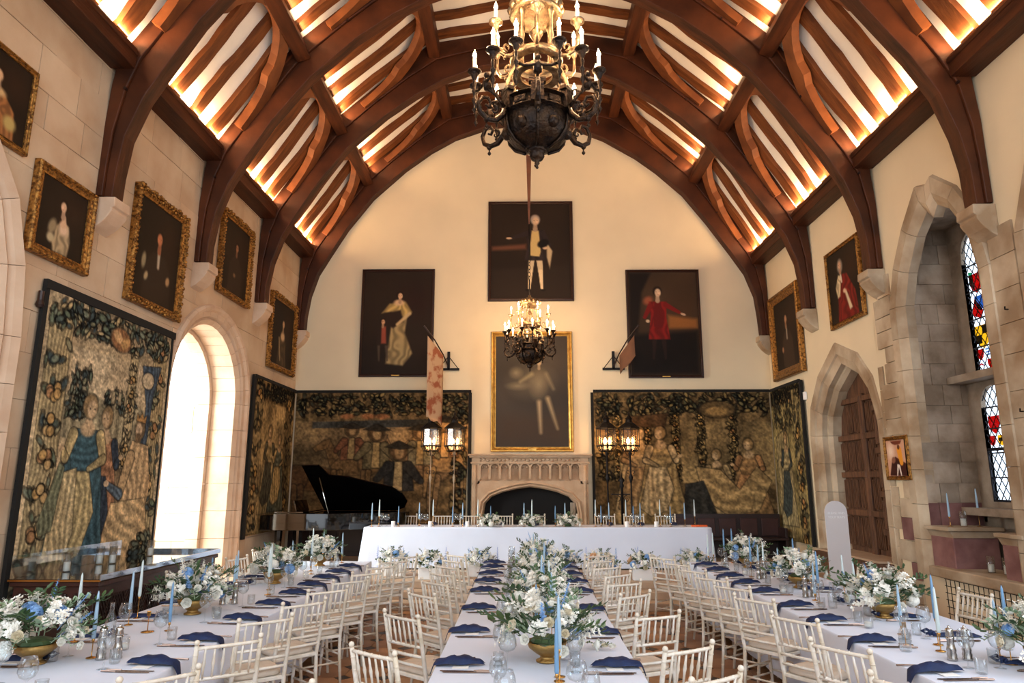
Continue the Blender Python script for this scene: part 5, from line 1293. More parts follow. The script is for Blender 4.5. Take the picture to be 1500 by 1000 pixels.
# ================================================= CHAIRS (limewashed spindle-backed)
def ring_tube(mb, p, q, r, rings, n=6, amp=1.28):
    P = Vector(p); Q = Vector(q); pts = []; rad = []
    pts.append(P); rad.append(r)
    for t in rings:
        for d, k in ((-.012, 1), (0, amp), (.012, 1)):
            L = (Q-P).length; pts.append(P.lerp(Q, t+d/L)); rad.append(r*k)
    pts.append(Q); rad.append(r); mb.tube(pts, rad, n)
def make_chair():
    t = thing('spindle_chair', 'x', 'chair')
    hw = .2; zt = .93
    def bp(x, z):  # back plane leans backwards above the seat
        k = max(0, z-.44); return (x*(1+.03*k), -.19-.22*k, z)
    for sg in (-1, 1):
        m = MB(); m.tube([(sg*hw*.98, -.25, 0), (sg*hw, -.20, .25), bp(sg*hw, .44), bp(sg*hw, .62), bp(sg*hw, .78), bp(sg*hw, zt-.03)], [.014, .017, .018, .017, .016, .015], 7)
        for z in (.12, .3, .52, .60, .68, .76, .84):
            c = Vector(bp(sg*hw, z)) if z > .44 else Vector((sg*hw*.99, -.25+.2*z, z)); m.ball(c, .0205, 7, 3, (1, 1, .35))
        m.ball(Vector(bp(sg*hw, zt-.012)), .02, 7, 4)
        obj('back_leg', m, 'chair_paint', t, smooth=True)
        m = MB(); m.tube([(sg*.17, .18, 0), (sg*.19, .19, .2), (sg*.195, .185, .44)], [.012, .016, .018], 7)
        for z in (.1, .22, .34): m.ball(Vector((sg*.19, .19, z)), .0205, 7, 3, (1, 1, .35))
        obj('front_leg', m, 'chair_paint', t, smooth=True)
    for z, nm in ((zt-.05, 'top_rail'), (.68, 'spindle_rail'), (.605, 'back_rail'), (.53, 'back_rail')):
        m = MB(); a = Vector(bp(-hw, z)); b = Vector(bp(hw, z)); pts = [a.lerp(b, i/6)+Vector((0, -.012*math.sin(PI*i/6), 0)) for i in range(7)]
        m.tube(pts, .0125, 6)
        for i in (1, 2, 3, 4, 5): m.ball(pts[i], .0155, 6, 3, (.35, 1, 1))
        obj(nm, m, 'chair_paint', t, smooth=True)
    for k in range(6):
        x = -.145+k*.058; m = MB(); a = Vector(bp(x, .68)); b = Vector(bp(x, zt-.05)); off = Vector((0, -.011, 0))
        m.tube([a+off, (a+off).lerp(b+off, .35), (a+off).lerp(b+off, .5), (a+off).lerp(b+off, .65), b+off], [.007, .0085, .0125, .0085, .007], 5)
        obj('spindle', m, 'chair_paint', t, smooth=True)
    m = MB(); P = [(-.20, -.20), (.20, -.20), (.215, .19), (.19, .215), (-.19, .215), (-.215, .19)]
    m.prism(P, .425, .455, fl); obj('seat_frame', m, 'chair_paint', t, bevel=.006)
    m = MB(); rings = []
    vs = []; N_ = 20
    for z, k in ((.455, .9), (.462, .99), (.485, 1.0), (.502, .93), (.512, .7), (.516, .35)):
        for i in range(N_):
            a = 2*PI*i/N_; c, s = math.cos(a), math.sin(a); ex = .45
            vs.append((.205*k*math.copysign(abs(c)**ex, c), .01+.2*k*math.copysign(abs(s)**ex, s), z))
    fs = [(i*N_+k, i*N_+(k+1) % N_, (i+1)*N_+(k+1) % N_, (i+1)*N_+k) for i in range(5) for k in range(N_)]+[tuple(5*N_+k for k in range(N_)), tuple(reversed(range(N_)))]
    obj('seat_cushion', m.add(vs, fs), 'chair_pad', t, smooth=True)
    for (p, q) in (((-.19, .19, .2), (.19, .19, .2)), ((-.195, -.21, .2), (.195, -.21, .2)), ((-.19, .19, .17), (-.195, -.22, .17)), ((.19, .19, .17), (.195, -.22, .17)), ((-.19, .19, .30), (.19, .19, .30)), ((-.19, .19, .27), (-.195, -.2, .27)), ((.19, .19, .27), (.195, -.2, .27))):
        m = MB(); ring_tube(m, p, q, .010, (.33, .66), 5); obj('stretcher', m, 'chair_paint', t, smooth=True)
    return t
chair = Proto(make_chair())
ntot = 0
def put_chair(bx, by, ang, label, group, z=0.):
    """bx,by: middle of the back at its foot line; ang: heading of the sitter, degrees clockwise from +Y"""
    a = math.radians(ang); fx, fy = math.sin(a), math.cos(a)
    return chair.put((bx+fx*.25, by+fy*.25, z), -a, label, group)
rj = random.Random(12)
yl = [3.75, 4.62, 5.80, 6.86, 7.66, 8.36, 9.05, 9.72, 10.4]
for i, y in enumerate(yl):
    put_chair(-.93+.02*rj.uniform(-1, 1), y, 38+rj.uniform(-3, 9), 'limewashed spindle chair, %s from the front, left of the central table' % nth(i), 'spindle chairs on the left of the central table')
for i, y in enumerate([4.08, 4.75, 5.85, 6.86, 7.62, 8.30, 9.0, 9.7, 10.4]):
    put_chair(1.05+.02*rj.uniform(-1, 1), y, -(32+rj.uniform(-8, 8)), 'limewashed spindle chair, %s from the front, right of the central table' % nth(i), 'spindle chairs on the right of the central table')
for i, (x, y) in enumerate([(-2.10, 4.05), (-2.06, 4.88), (-2.09, 5.62), (-2.03, 6.36), (-2.02, 7.08), (-1.96, 7.75), (-1.92, 8.4), (-1.88, 9.0), (-1.84, 9.6), (-1.80, 10.2)]):
    put_chair(x+.07, y, -(40+rj.uniform(-5, 8)), 'beige spindle chair, %s from the front, aisle side of left table' % nth(i), 'spindle chairs on the aisle side of the left table')
for i, (x, y) in enumerate([(2.14, 3.95), (2.14, 4.76), (2.22, 5.72), (2.20, 6.62), (2.22, 7.36), (2.18, 8.0), (2.14, 8.68), (2.10, 9.38), (2.06, 10.1)]):
    put_chair(x-.07, y, 50+rj.uniform(-6, 6), 'pale spindle chair, %s from the front, aisle side of right table' % nth(i), 'spindle chairs on the aisle side of the right table')
for i, (x, y) in enumerate([(-3.92, 8.42), (-3.86, 9.88), (-3.95, 11.0)]):
    put_chair(x-.1, y, 118-8*i, 'spindle chair, %s from the front, between left table and left wall' % nth(i), 'spindle chairs on the wall side of the left table')
for i, (x, y) in enumerate([(4.2, 6.92), (4.18, 8.85), (4.16, 10.9)]):
    put_chair(x+.06, y, -98-10*i, 'spindle chair, %s from the front, between right table and right wall' % nth(i), 'spindle chairs on the wall side of the right table')
for i, x in enumerate([-2.42, -1.67, -1.10, -.42, .25, .92, 1.70, 2.30, 2.95]):
    put_chair(x, 14.62, 180, 'spindle chair behind the top table, %s from its left end' % nth(i), 'spindle chairs behind the top table', .36)
# ================================================= TABLES and cloths
def cloth(name, x0, x1, y0, y1, zt, drop, label, seed, flare=.0):
    rg = random.Random(seed); per = []
    step = .1
    def edge(a, b):
        n = int(max(abs(b[0]-a[0]), abs(b[1]-a[1]))/step); return [(a[0]+(b[0]-a[0])*i/n, a[1]+(b[1]-a[1])*i/n) for i in range(n)]
    per = edge((x0, y0), (x1, y0))+edge((x1, y0), (x1, y1))+edge((x1, y1), (x0, y1))+edge((x0, y1), (x0, y0))
    cx, cy = (x0+x1)/2, (y0+y1)/2; n = len(per); vs = []; fs = []
    levels = [0, .012, .05, .25, .5, .75, 1.]
    ph = [rg.uniform(0, 6) for _ in range(3)]
    for li, l in enumerate(levels):
        for i, (x, y) in enumerate(per):
            ex = 1 if abs(x-x1) < 1e-6 else -1 if abs(x-x0) < 1e-6 else 0; ey = 1 if abs(y-y1) < 1e-6 else -1 if abs(y-y0) < 1e-6 else 0
            # smooth corner direction
            w = max(0, l-.05)*(.010*math.sin(i*.9+ph[0])+.012*math.sin(i*.37+ph[1])+.012)+flare*l*.5
            if abs(ex) and abs(ey): w *= 1.5
            off = .006 if l > 0 else 0
            vs.append((x+ex*(w+off), y+ey*(w+off), zt-.004*(li > 0)-drop*l+(.0 if l < 1 else .006*math.sin(i*.5))))
    for li in range(len(levels)-1):
        for i in range(n): fs.append((li*n+i, li*n+(i+1) % n, (li+1)*n+(i+1) % n, (li+1)*n+i))
    fs.append(tuple(range(n)))
    o = obj(name, MB().add(vs, fs), 'linen', smooth=False)
    for p in o.data.polygons: p.use_smooth = len(p.vertices) == 4
    tag(o, label, 'tablecloth'); return o
def table(x0, x1, y0, y1, zf, label, n):
    t = thing('banquet_table', label, 'table', (0, 0, 0))
    obj('tabletop', MB().box(((x0+x1)/2, (y0+y1)/2, zf+.728), (x1-x0-.02, y1-y0-.02, .03)), 'chair_paint', t)
    lx = abs(x1-x0) > abs(y1-y0)
    for k in range(n):
        for s in (-1, 1):
            if lx: x, y = x0+.3+(x1-x0-.6)*k/(n-1), (y0+y1)/2+s*(y1-y0)*.36
            else: x, y = (x0+x1)/2+s*(x1-x0)*.36, y0+.3+(y1-y0-.6)*k/(n-1)
            obj('leg', MB().lathe([(.018, 0), (.018, .715)], 8, Matrix.Translation((x, y, zf))), 'silver', t)
    return t
CT = (-.58, .76, 3.6, 11.0); LT = (-3.60, -2.33, 3.6, 10.9); RT = (2.51, 3.80, 3.6, 10.9); HT = (-2.98, 3.50, 13.2, 13.96)
table(*CT, 0, 'long central dining table hidden under its white cloth', 6); table(*LT, 0, 'long left dining table hidden under its white cloth', 6); table(*RT, 0, 'long right dining table hidden under its white cloth', 6); table(*HT, .36, 'top table on the dais hidden under its white cloth', 5)
cloth('tablecloth', *CT, .752, .42, 'white cloth covering the long central table', 1)
cloth('tablecloth', *LT, .752, .66, 'white cloth covering the long table along the left wall', 2)
cloth('tablecloth', *RT, .752, .66, 'white cloth covering the long table along the right wall', 3)
cloth('tablecloth', *HT, 1.112, .72, 'white cloth of the top table on the dais hanging to the floor', 4, .05)
# ================================================= PLACE SETTINGS
def napkin_mesh():
    n = 16; rows = []
    for i in range(n+1):
        t = i/n; x = -.32+t*.42
        w = .012+.052*math.sin(PI*min(1, t*1.25)*.8)**.8*(1+.05*math.sin(t*9)) if t < .8 else .05-.03*(t-.8)/.2
        z = .012+.045*math.sin(PI*min(1, t/.8))**.7
        drop = 0
        if x > 0: drop = -(x/.1)**1.3*.085; x = x*.35+.008; z = .012
        rows.append((x, w, z+drop))
    vs = []; fs = []; m = 7
    for i, (x, w, z) in enumerate(rows):
        for k in range(m):
            a = PI*k/(m-1); vs.append((x+(0.01*math.sin(k*2.+i*.6) if x < 0 else 0), -w*math.cos(a), max(.001 if x < 0 else -9, z*(.25+.75*math.sin(a))+.004*math.sin(k*2.1+i*.8)+.006*math.sin(i*1.7)*math.sin(a)) if x < 0 else z+.012*math.sin(a)))
        
    for i in range(n):
        for k in range(m-1): q = i*m+k; fs.append((q, q+1, q+m+1, q+m))
    return MB().add(vs, fs).mesh('napkin', 'navy', True)
def napkin_tied():
    mb = MB(); n = 12; vs = []; fs = []; m = 7
    for i in range(n+1):
        t = i/n; x = -.34+t*.36; w = .012+.05*t**.7; z = .012+.02*math.sin(PI*t)
        for k in range(m):
            a = PI*k/(m-1); vs.append((x, -w*math.cos(a), max(.001, z*math.sin(a)+.003*math.sin(k*2+i))))
    for i in range(n):
        for k in range(m-1): q = i*m+k; fs.append((q, q+1, q+m+1, q+m))
    mb.add(vs, fs)
    mb.ball(Vector((-.33, 0, .022)), .022, 8, 6, (1, 1, .9))
    for sg in (-1, 1): mb.tube([(-.33, 0, .025), (-.36, sg*.03, .045), (-.39, sg*.045, .03), (-.37, sg*.02, .015), (-.33, 0, .018)], [.007, .012, .014, .01, .006], 6)
    return mb.mesh('napkin', 'navy', True)
ME_N = napkin_mesh(); ME_T = napkin_tied()
def knife():
    m = MB(); m.prism([(-.10, -.008), (.02, -.010), (.115, -.006), (.12, .002), (.11, .009), (.0, .008), (-.10, .006)], 0, .003, fl); m.tube([(-.1, 0, .004), (-.15, 0, .005), (-.2, 0, .005)], [.005, .007, .006], 6, True, 1.); return m
def fork():
    m = MB(); m.tube([(-.2, 0, .004), (-.15, 0, .006), (-.05, 0, .006), (0, 0, .010)], [.007, .006, .003, .004], 6)
    m.prism([(0, -.004), (.02, -.012), (.04, -.013), (.04, .013), (.02, .012), (0, .004)], .008, .011, fl)
    for k in range(4): m.box((.065, -.0105+k*.007, .0095), (.05, .003, .002))
    return m
ME_K = knife().mesh('table_knife', 'rose_metal'); ME_F = fork().mesh('table_fork', 'rose_metal'); fixn(ME_K); fixn(ME_F)
ME_C = MB().box((0, 0, .0015), (.105, .21, .003)).mesh('menu_card', 'card'); fixn(ME_C)
def wine_glass(h, r, rb):
    return MB().lathe([(rb, 0), (rb*.5, .004), (.004, .01), (.0035, h*.45), (.012, h*.49), (r*.75, h*.56), (r, h*.68), (r*.92, h*.85), (r*.74, h), (r*.72, h), (r*.9, h*.85), (r*.97, h*.68), (r*.72, h*.57), (.008, h*.5)], 18, None, True)
ME_W = wine_glass(.235, .052, .038).mesh('wine_glass', 'glass', True); ME_B = wine_glass(.22, .062, .04).mesh('goblet', 'glass', True)
ME_G = MB().lathe([(.03, 0), (.034, .004), (.036, .09), (.034, .09), (.032, .008), (0.0005, .007)], 18).mesh('tumbler', 'glass', True)
for m_ in (ME_W, ME_B, ME_G): fixn(m_)
def item(name, me, loc, rz, label, cat, group, z=None):
    o = objm(name, me, None, loc); o.rotation_euler = (0, 0, rz); return tag(o, label, cat, group)
def place(px, py, s, zt, who, gid, near, tied=False, lvl=3, rot=None):
    """px: table edge x, s=+1 edge to the right (+X outward)"""
    r = 0 if s > 0 else PI
    if rot is not None: r = rot
    jx = rj.uniform(-.01, .01); w = r+rj.uniform(-.06, .06)
    c, q = math.cos(r), math.sin(r)
    def P(u, v): return (px+c*u-q*v, py+q*u+c*v, zt)
    item('menu_card', ME_C, P(-.17, 0), w, 'white menu card, '+who, 'menu card', 'menu cards '+gid)
    N = P(-.0+jx, 0); item('napkin', ME_T if tied else ME_N, (N[0], N[1], zt+.003), w, ('tied ' if tied else 'folded ')+'navy napkin, '+who, 'napkin', 'navy napkins '+gid)
    if lvl > 0:
        nn = -1 if True else 1
        item('table_knife', ME_K, P(-.16, -.16*(1 if s > 0 else -1)), w+rj.uniform(-.05, .05), 'knife nearest the napkin, '+who, 'knife', 'table knives '+gid)
        item('table_knife', ME_K, P(-.18, -.19*(1 if s > 0 else -1)), w+rj.uniform(-.05, .05), 'outer knife, '+who, 'knife', 'table knives '+gid)
        item('table_fork', ME_F, P(-.16, .14*(1 if s > 0 else -1)), w+PI+rj.uniform(-.1, .1) if False else w+PI+rj.uniform(-.15, .15), 'table fork, '+who, 'fork', 'table forks '+gid)
    if lvl > 1:
        a = P(-.42+rj.uniform(-.02, .02), -.12+rj.uniform(-.03, .03)); item('wine_glass', ME_W, a, 0, 'clear wine glass, '+who, 'glass', 'wine glasses '+gid)
        a = P(-.40+rj.uniform(-.02, .02), .02+rj.uniform(-.03, .03)); item('tumbler', ME_G, a, 0, 'clear water tumbler, '+who, 'glass', 'tumblers '+gid)
    if lvl > 2:
        a = P(-.47+rj.uniform(-.02, .02), .14+rj.uniform(-.03, .03)); item('goblet', ME_B, a, 0, 'round clear goblet, '+who, 'glass', 'goblets '+gid)
ZT = .756
ycs = [4.0, 4.88, 5.88, 6.90, 7.96, 8.70, 9.38, 10.05, 10.6]
for i, y in enumerate(ycs):
    place(CT[0], y, -1, ZT, 'left of central table, %s from front' % nth(i), 'on the left of the central table', True, lvl=3 if i < 8 else 2)
    place(CT[1], y-.03, 1, ZT, 'right of central table, %s from front' % nth(i), 'on the right of the central table', True, lvl=3 if i < 8 else 2)
yls = [4.15, 4.85, 5.55, 6.35, 7.10, 7.75, 8.35, 8.95, 9.5, 10.1]
for i, y in enumerate(yls):
    place(LT[1], y, 1, ZT, 'aisle side of left table, %s from front' % nth(i), 'on the aisle side of the left table', True, lvl=2)
    place(LT[0], y+.1, -1, ZT, 'wall side of left table, %s from front' % nth(i), 'on the wall side of the left table', True, True, lvl=2)
for i, y in enumerate([4.05, 4.75, 5.6, 6.38, 7.1, 7.95, 8.6, 9.2, 9.8, 10.4]):
    place(RT[0], y, -1, ZT, 'aisle side of right table, %s from front' % nth(i), 'on the aisle side of the right table', True, lvl=2)
    place(RT[1]-.25, y+.2, 1, ZT, 'wall side of right table, %s from front' % nth(i), 'on the wall side of the right table', True, True, lvl=2)
for i, x in enumerate([-2.5, -1.75, -1.1, -.42, .25, .92, 1.70, 2.30, 2.95]):
    place(x, HT[3], 1, 1.116, 'top table, %s from its left end' % nth(i), 'on the top table', False, lvl=0, rot=PI/2)
    for dx, me, nm, ct in ((-.22, ME_W, 'wine_glass', 'wine glass'), (-.12, ME_B, 'goblet', 'goblet')):
        item(nm, me, (x+dx, 13.5+rj.uniform(-.04, .04), 1.114), 0, 'clear %s on the top table, %s from its left end' % (ct, nth(i)), 'glass', '%ses on the top table' % ct.replace('goblet', 'goblet glass'))
# ================================================= FLOWERS
def rose_mesh(name, m, R=.045, seed=1):
    rg = random.Random(seed); mb = MB()
    for ring, (cnt, r, tilt, sz) in enumerate(((5, R*.95, .95, R*.75), (5, R*.66, .6, R*.68), (4, R*.36, .3, R*.6), (3, R*.14, .12, R*.5))):
        for k in range(cnt):
            a = 2*PI*k/cnt+ring*.6; ca, sa = math.cos(a), math.sin(a); vs = []
            for j in range(4):
                v = j/3; rr = r*(.25+.75*v**.7)+.15*R*math.sin(v*3)*tilt; z = -R*.3+sz*1.3*v*(1.1-tilt*.55)
                for i in range(4):
                    u = (i/3-.5)*2; wd = sz*.75*math.sin(.5+v*2.1)*u; cup = -.25*R*u*u*(1-tilt*.3)
                    x, y = rr+cup, wd; vs.append((ca*x-sa*y, sa*x+ca*y, z+R*.06*math.sin(u*3+ring)))
            mb.add(vs, [(j*4+i, j*4+i+1, j*4+i+5, j*4+i+4) for j in range(3) for i in range(3)])
    mb.ball(Vector((0, 0, -R*.1)), R*.35, 6, 4)
    return mb.mesh(name, m, True)
ME_R = [rose_mesh('rose', 'petal_white', .05, 1), rose_mesh('rose', 'petal_cream', .045, 2)]
ME_RP = rose_mesh('peach_dahlia', 'petal_peach', .06, 3)
def cluster_mesh(name, m, R, n, pr, seed, elong=1.):
    rg = random.Random(seed); mb = MB()
    mb.ball(Vector((0, 0, 0)), R*.9, 8, 6)
    for k in range(n):
        a = rg.uniform(0, 2*PI); z = rg.uniform(-.4, 1)
        rr = math.sqrt(max(0, 1-z*z)); c = Vector((R*rr*math.cos(a), R*rr*math.sin(a), R*z*elong)); q = c.normalized().to_track_quat('Z', 'Y').to_matrix()
        for p in range(4):
            t = p*PI/2+rg.uniform(0, .5); v = [(0, 0, 0), (pr*math.cos(t-.5), pr*math.sin(t-.5), .15*pr), (pr*1.5*math.cos(t), pr*1.5*math.sin(t), 0), (pr*math.cos(t+.5), pr*math.sin(t+.5), .15*pr)]
            mb.add([c+q @ Vector(w) for w in v], [(0, 1, 2, 3)])
    return mb.mesh(name, m, False)
ME_HY = [cluster_mesh('hydrangea', 'petal_blue', .045, 80, .012, 4), cluster_mesh('hydrangea', 'petal_white', .045, 80, .012, 5), cluster_mesh('hydrangea', 'petal_lilac', .04, 60, .011, 6)]
def spike_mesh(name, m, L, R, n, seed):
    rg = random.Random(seed); mb = MB(); mb.tube([(0, 0, -.08), (0, 0, L*.9)], .003, 4)
    for k in range(n):
        t = k/n; a = k*2.4; r = R*(1-t*.7); c = Vector((r*.6*math.cos(a), r*.6*math.sin(a), L*(.1+.9*t)))
        for p in range(5):
            b = a+p*1.257; v = [c, c+Vector((math.cos(b-.4), math.sin(b-.4), .35))*r*.6, c+Vector((math.cos(b), math.sin(b), .5))*r*.95, c+Vector((math.cos(b+.4), math.sin(b+.4), .35))*r*.6]
            mb.add(v, [(0, 1, 2, 3)])
    return mb.mesh(name, m, False)
ME_SP = [spike_mesh('white_stock', 'petal_white', .2, .032, 22, 1), spike_mesh('blue_delphinium', 'petal_blue', .24, .024, 24, 2), spike_mesh('lilac_delphinium', 'petal_lilac', .26, .022, 24, 3)]
def sprig_mesh(name, m, L, lw, ll, n, seed, droop=.3):
    rg = random.Random(seed); mb = MB(); P = [Vector((L*i/6, 0, L*.5*math.sin(i/6*1.6)-droop*L*(i/6)**2)) for i in range(7)]
    mb.tube(P, [.0028]*7, 4)
    for k in range(n):
        t = (k+1)/n*5.9; i = min(5, int(t)); c = P[i].lerp(P[i+1], t-i); s = 1 if k % 2 else -1
        d = Vector((.55, s*.8, .25+rg.uniform(-.2, .3))).normalized(); w = d.cross(Vector((0, 0, 1))).normalized(); up = Vector((0, 0, 1))
        l = ll*rg.uniform(.8, 1.2)
        mb.add([c, c+d*l*.35+w*lw, c+d*l*.75+w*lw*.7, c+d*l, c+d*l*.75-w*lw*.7, c+d*l*.35-w*lw, c+d*l*.5-up*lw*.35], [(0, 1, 6), (1, 2, 6), (2, 3, 6), (3, 4, 6), (4, 5, 6), (5, 0, 6)])
    return mb.mesh(name, m, False)
def spray_mesh(name, L, n, seed):
    rg = random.Random(seed); mb = MB()
    for k in range(5):
        a = rg.uniform(0, 6.3); b = rg.uniform(.2, .6); d = Vector((math.cos(a)*b, math.sin(a)*b, 1)).normalized(); mb.tube([(0, 0, 0), d*L*.5, d*L], .0014, 3)
        for q in range(n//5):
            c = d*L*rg.uniform(.45, 1.05)+Vector((rg.uniform(-1, 1), rg.uniform(-1, 1), rg.uniform(-1, 1)))*.018
            for p in range(4):
                t = p*PI/2+rg.uniform(0, 1); r = .011
                mb.add([c, c+Vector((r*math.cos(t-.6), r*math.sin(t-.6), .004)), c+Vector((1.5*r*math.cos(t), 1.5*r*math.sin(t), .006)), c+Vector((r*math.cos(t+.6), r*math.sin(t+.6), .004))], [(0, 1, 2, 3)])
    return mb.mesh(name, 'petal_white', False)
ME_BS = [spray_mesh('blossom_spray', .11, 40, 1), spray_mesh('blossom_spray', .13, 45, 2)]
ME_LF = [sprig_mesh('leaf_sprig', 'leaf_green', .2, .016, .062, 9, 1), sprig_mesh('leaf_sprig', 'leaf_green', .16, .02, .075, 7, 2), sprig_mesh('eucalyptus_sprig', 'leaf_pale', .2, .013, .04, 12, 3, .5), sprig_mesh('leaf_sprig', 'leaf_green', .24, .011, .05, 14, 4, .1)]
bm_ = MB().lathe([(.0005, .0), (.075, .0), (.075, .008), (.05, .02), (.045, .035), (.08, .055), (.125, .09), (.14, .13), (.135, .13), (.118, .092), (.07, .06), (.0005, .055)], 28).mesh('bowl', 'gold_bowl', True); fixn(bm_)
def kid(par, me, p, d=None, roll=0., sc=1., name=None):
    o = objm(name or me.name.split('.')[0], me, par, p)
    if d is not None:
        q = Vector(d).to_track_quat('Z', 'Y') if not isinstance(d, float) else None
        o.rotation_mode = 'QUATERNION'; o.rotation_quaternion = q @ Matrix.Rotation(roll, 4, 'Z').to_quaternion()
    o.scale = (sc, sc, sc); return o
def arrangement(label, loc, rad=.24, h=.30, seed=0, blue=2, roses=10, sprigs=12, spikes=5, bowl=True, hyd=3, group='flower arrangements on the tables', peach=0, base=.12):
    rg = random.Random(seed); t = thing('flower_arrangement', label, 'flowers', loc, 0, group)
    if bowl == True: objm('bowl', bm_, t)
    elif bowl == 'trough': obj('trough', MB().box((0, 0, .09), (.38, .16, .18)), 'white_box', t, bevel=.008)
    fo = MB(); fo.ball(Vector((0, 0, base-.02)), rad*.33, 10, 6, (1, 1, .35)); obj('moss', fo, 'leaf_green', t, kind='stuff')
    def dirn(lo, hi, k=None, n=None):
        a = rg.uniform(0, 2*PI) if k is None else k*2.39996+rg.uniform(-.25, .25)
        e = rg.uniform(lo, hi) if k is None else lo+(hi-lo)*((k+.5)/n)**1.3
        return Vector((math.cos(a)*math.cos(e), math.sin(a)*math.cos(e), math.sin(e)))
    def at(d, k): return Vector((d.x*rad*k, d.y*rad*k, base+d.z*h*k*.72))
    for k in range(sprigs):
        d = dirn(-.2, .8, k, sprigs); a = math.atan2(d.y, d.x); me = rg.choice(ME_LF); p = at(d, .45)
        o = objm(me.name.split('.')[0], me, t, p); o.rotation_euler = (rg.uniform(-.4, .4), -rg.uniform(-.1, .9)*max(.15, d.z), a); s = rg.uniform(.75, 1.1)*rad/.26; o.scale = (s, s, s)
    tot = roses+hyd
    order = list(range(tot)); rg.shuffle(order)
    for q, k in enumerate(order):
        d = dirn(-.12, 1.35, k, tot)
        if q < hyd:
            me = ME_HY[1] if q >= blue else ME_HY[0]
            kid(t, me, at(d, .78), d, rg.uniform(0, 6), rg.uniform(.8, 1.25))
        else:
            me = ME_R[0] if rg.random() < .65 else ME_R[1]; kid(t, me, at(d, rg.uniform(.82, 1.0)), d, rg.uniform(0, 6), rg.uniform(.6, 1.0))
    for k in range(12):
        d = dirn(-.1, 1.2, k+.5, 12); kid(t, ME_BS[k % 2], at(d, .6), (d+Vector((0, 0, .2))).normalized(), 0, rg.uniform(.8, 1.1)*rad/.26)
    for k in range(7):
        d = dirn(.3, 1.3, k, 7); a = math.atan2(d.y, d.x); me = ME_LF[(k+seed) % 4]; o = objm(me.name.split('.')[0], me, t, at(d, .55)); o.rotation_euler = (rg.uniform(-.5, .5), -d.z*.9, a); o.scale = (.75*rad/.26,)*3
    for k in range(peach): d = dirn(.2, .9); kid(t, ME_RP, at(d, .95), d, 0, 1.3)
    for k in range(spikes):
        d = dirn(.35, 1.2, k, spikes); me = ME_SP[0] if (k+seed) % 3 else ME_SP[1]; dd = (d+Vector((0, 0, .35))).normalized(); kid(t, me, at(d, .62), dd, 0, rg.uniform(.75, 1.05))
    return t
arr = [
 ('nearest flower bowl on the central table, white roses over blue hydrangea', (.16, 4.98, ZT), .34, .38, 1, 3, 15, 14, 6),
 ('second flower bowl from the near end of the central table', (.17, 6.3, ZT), .31, .34, 2, 1, 14, 13, 6),
 ('third flower bowl from the near end of the central table', (.18, 7.75, ZT), .30, .33, 3, 2, 13, 12, 6),
 ('fourth flower bowl from the near end of the central table', (.20, 9.2, ZT), .29, .32, 4, 2, 13, 12, 6),
 ('farthest flower bowl on the central table', (.21, 10.5, ZT), .24, .29, 5, 1, 12, 10, 5),
 ('largest flower bowl in the near left corner, pale blooms with blue and grasses', (-3.28, 4.86, ZT), .33, .36, 6, 3, 15, 20, 7),
 ('white stocks in a gold bowl, second from front on left table', (-3.05, 6.62, ZT), .31, .40, 7, 2, 11, 15, 8),
 ('flower bowl on the left table, third from the near end', (-2.98, 8.55, ZT), .29, .38, 8, 2, 11, 12, 5),
 ('farthest flower bowl on the left table, creamy blooms', (-2.95, 10.3, ZT), .28, .38, 9, 0, 13, 10, 3),
 ('flower bowl cut off by the right edge of the picture on the right table', (3.40, 4.78, ZT), .30, .34, 10, 2, 8, 18, 3),
 ('flower bowl with dark glossy leaves, second from front on right table', (3.24, 6.56, ZT), .33, .38, 11, 2, 12, 18, 5),
 ('flower bowl on the right table, third from the near end', (3.18, 8.3, ZT), .31, .36, 12, 2, 12, 13, 5),
 ('farthest flower bowl on the right table, blue heads above white', (3.2, 10.2, ZT), .28, .40, 13, 3, 11, 12, 5)]
for (lb, lc, rd, h, sd, bl, ro, sp_, spk) in arr: arrangement(lb, lc, rd*1.02, h, sd, bl, ro+6, sp_+6, spk, hyd=5, base=.15)
for i, (x, lb) in enumerate([(-.62, 'left'), (.16, 'middle'), (.86, 'right')]):
    arrangement('low white flower cluster on the top table, %s of three' % lb, (x, 13.36, 1.114), .24, .2, 20+i, 0, 12, 12, 0, bowl=False, hyd=1, base=.05, group='low flowers on the top table')
for i, (x, y, pe) in enumerate([(-2.25, 12.3, 0), (-1.55, 11.9, 0), (-.75, 12.25, 0), (.72, 12.2, 0), (1.3, 11.95, 1), (2.0, 11.85, 1), (2.9, 12.2, 0)]):
    arrangement('white trough of flowers below the top table, %s from left' % nth(i), (x, y, .36), .27, .34, 30+i, 2, 9, 12, 2, bowl='trough', hyd=3, base=.2, group='trough flowers at the foot of the top table', peach=pe)
fs_ = 0
for i, x in enumerate([-2.55, -2.1, -1.35, -.95, -.45, .75, 1.1, 1.62, 2.0, 2.75, 3.2]):
    o = objm('delphinium_stem', ME_SP[1 if i % 2 else 2], None, (x, 12.45, .36+.17)); o.scale = (1.5, 1.5, 1.25)
    obj('stem_holder', MB().lathe([(.02, -.136), (.02, -.06)], 8), 'white_box', o)
    tag(o, 'blue delphinium before the top table cloth, %s from left' % nth(i), 'flower', 'delphiniums before the top table')
# loose posy lying on the right side of the central table
t = thing('buttonhole_posy', 'small white rose posy lying on the right side of the central table near the front', 'flowers', (.52, 5.28, ZT), 0)
for k, (x, y) in enumerate(((0, 0), (.07, .02), (.12, -.01))): kid(t, ME_R[k % 2], (x, y, .03), (0, -.3, 1), k, .62)
for k in range(3):
    o = objm('leaf_sprig', ME_LF[0], t, (.02, .02, .01)); o.rotation_euler = (0, 0, k*1.2); o.scale = (.5,)*3
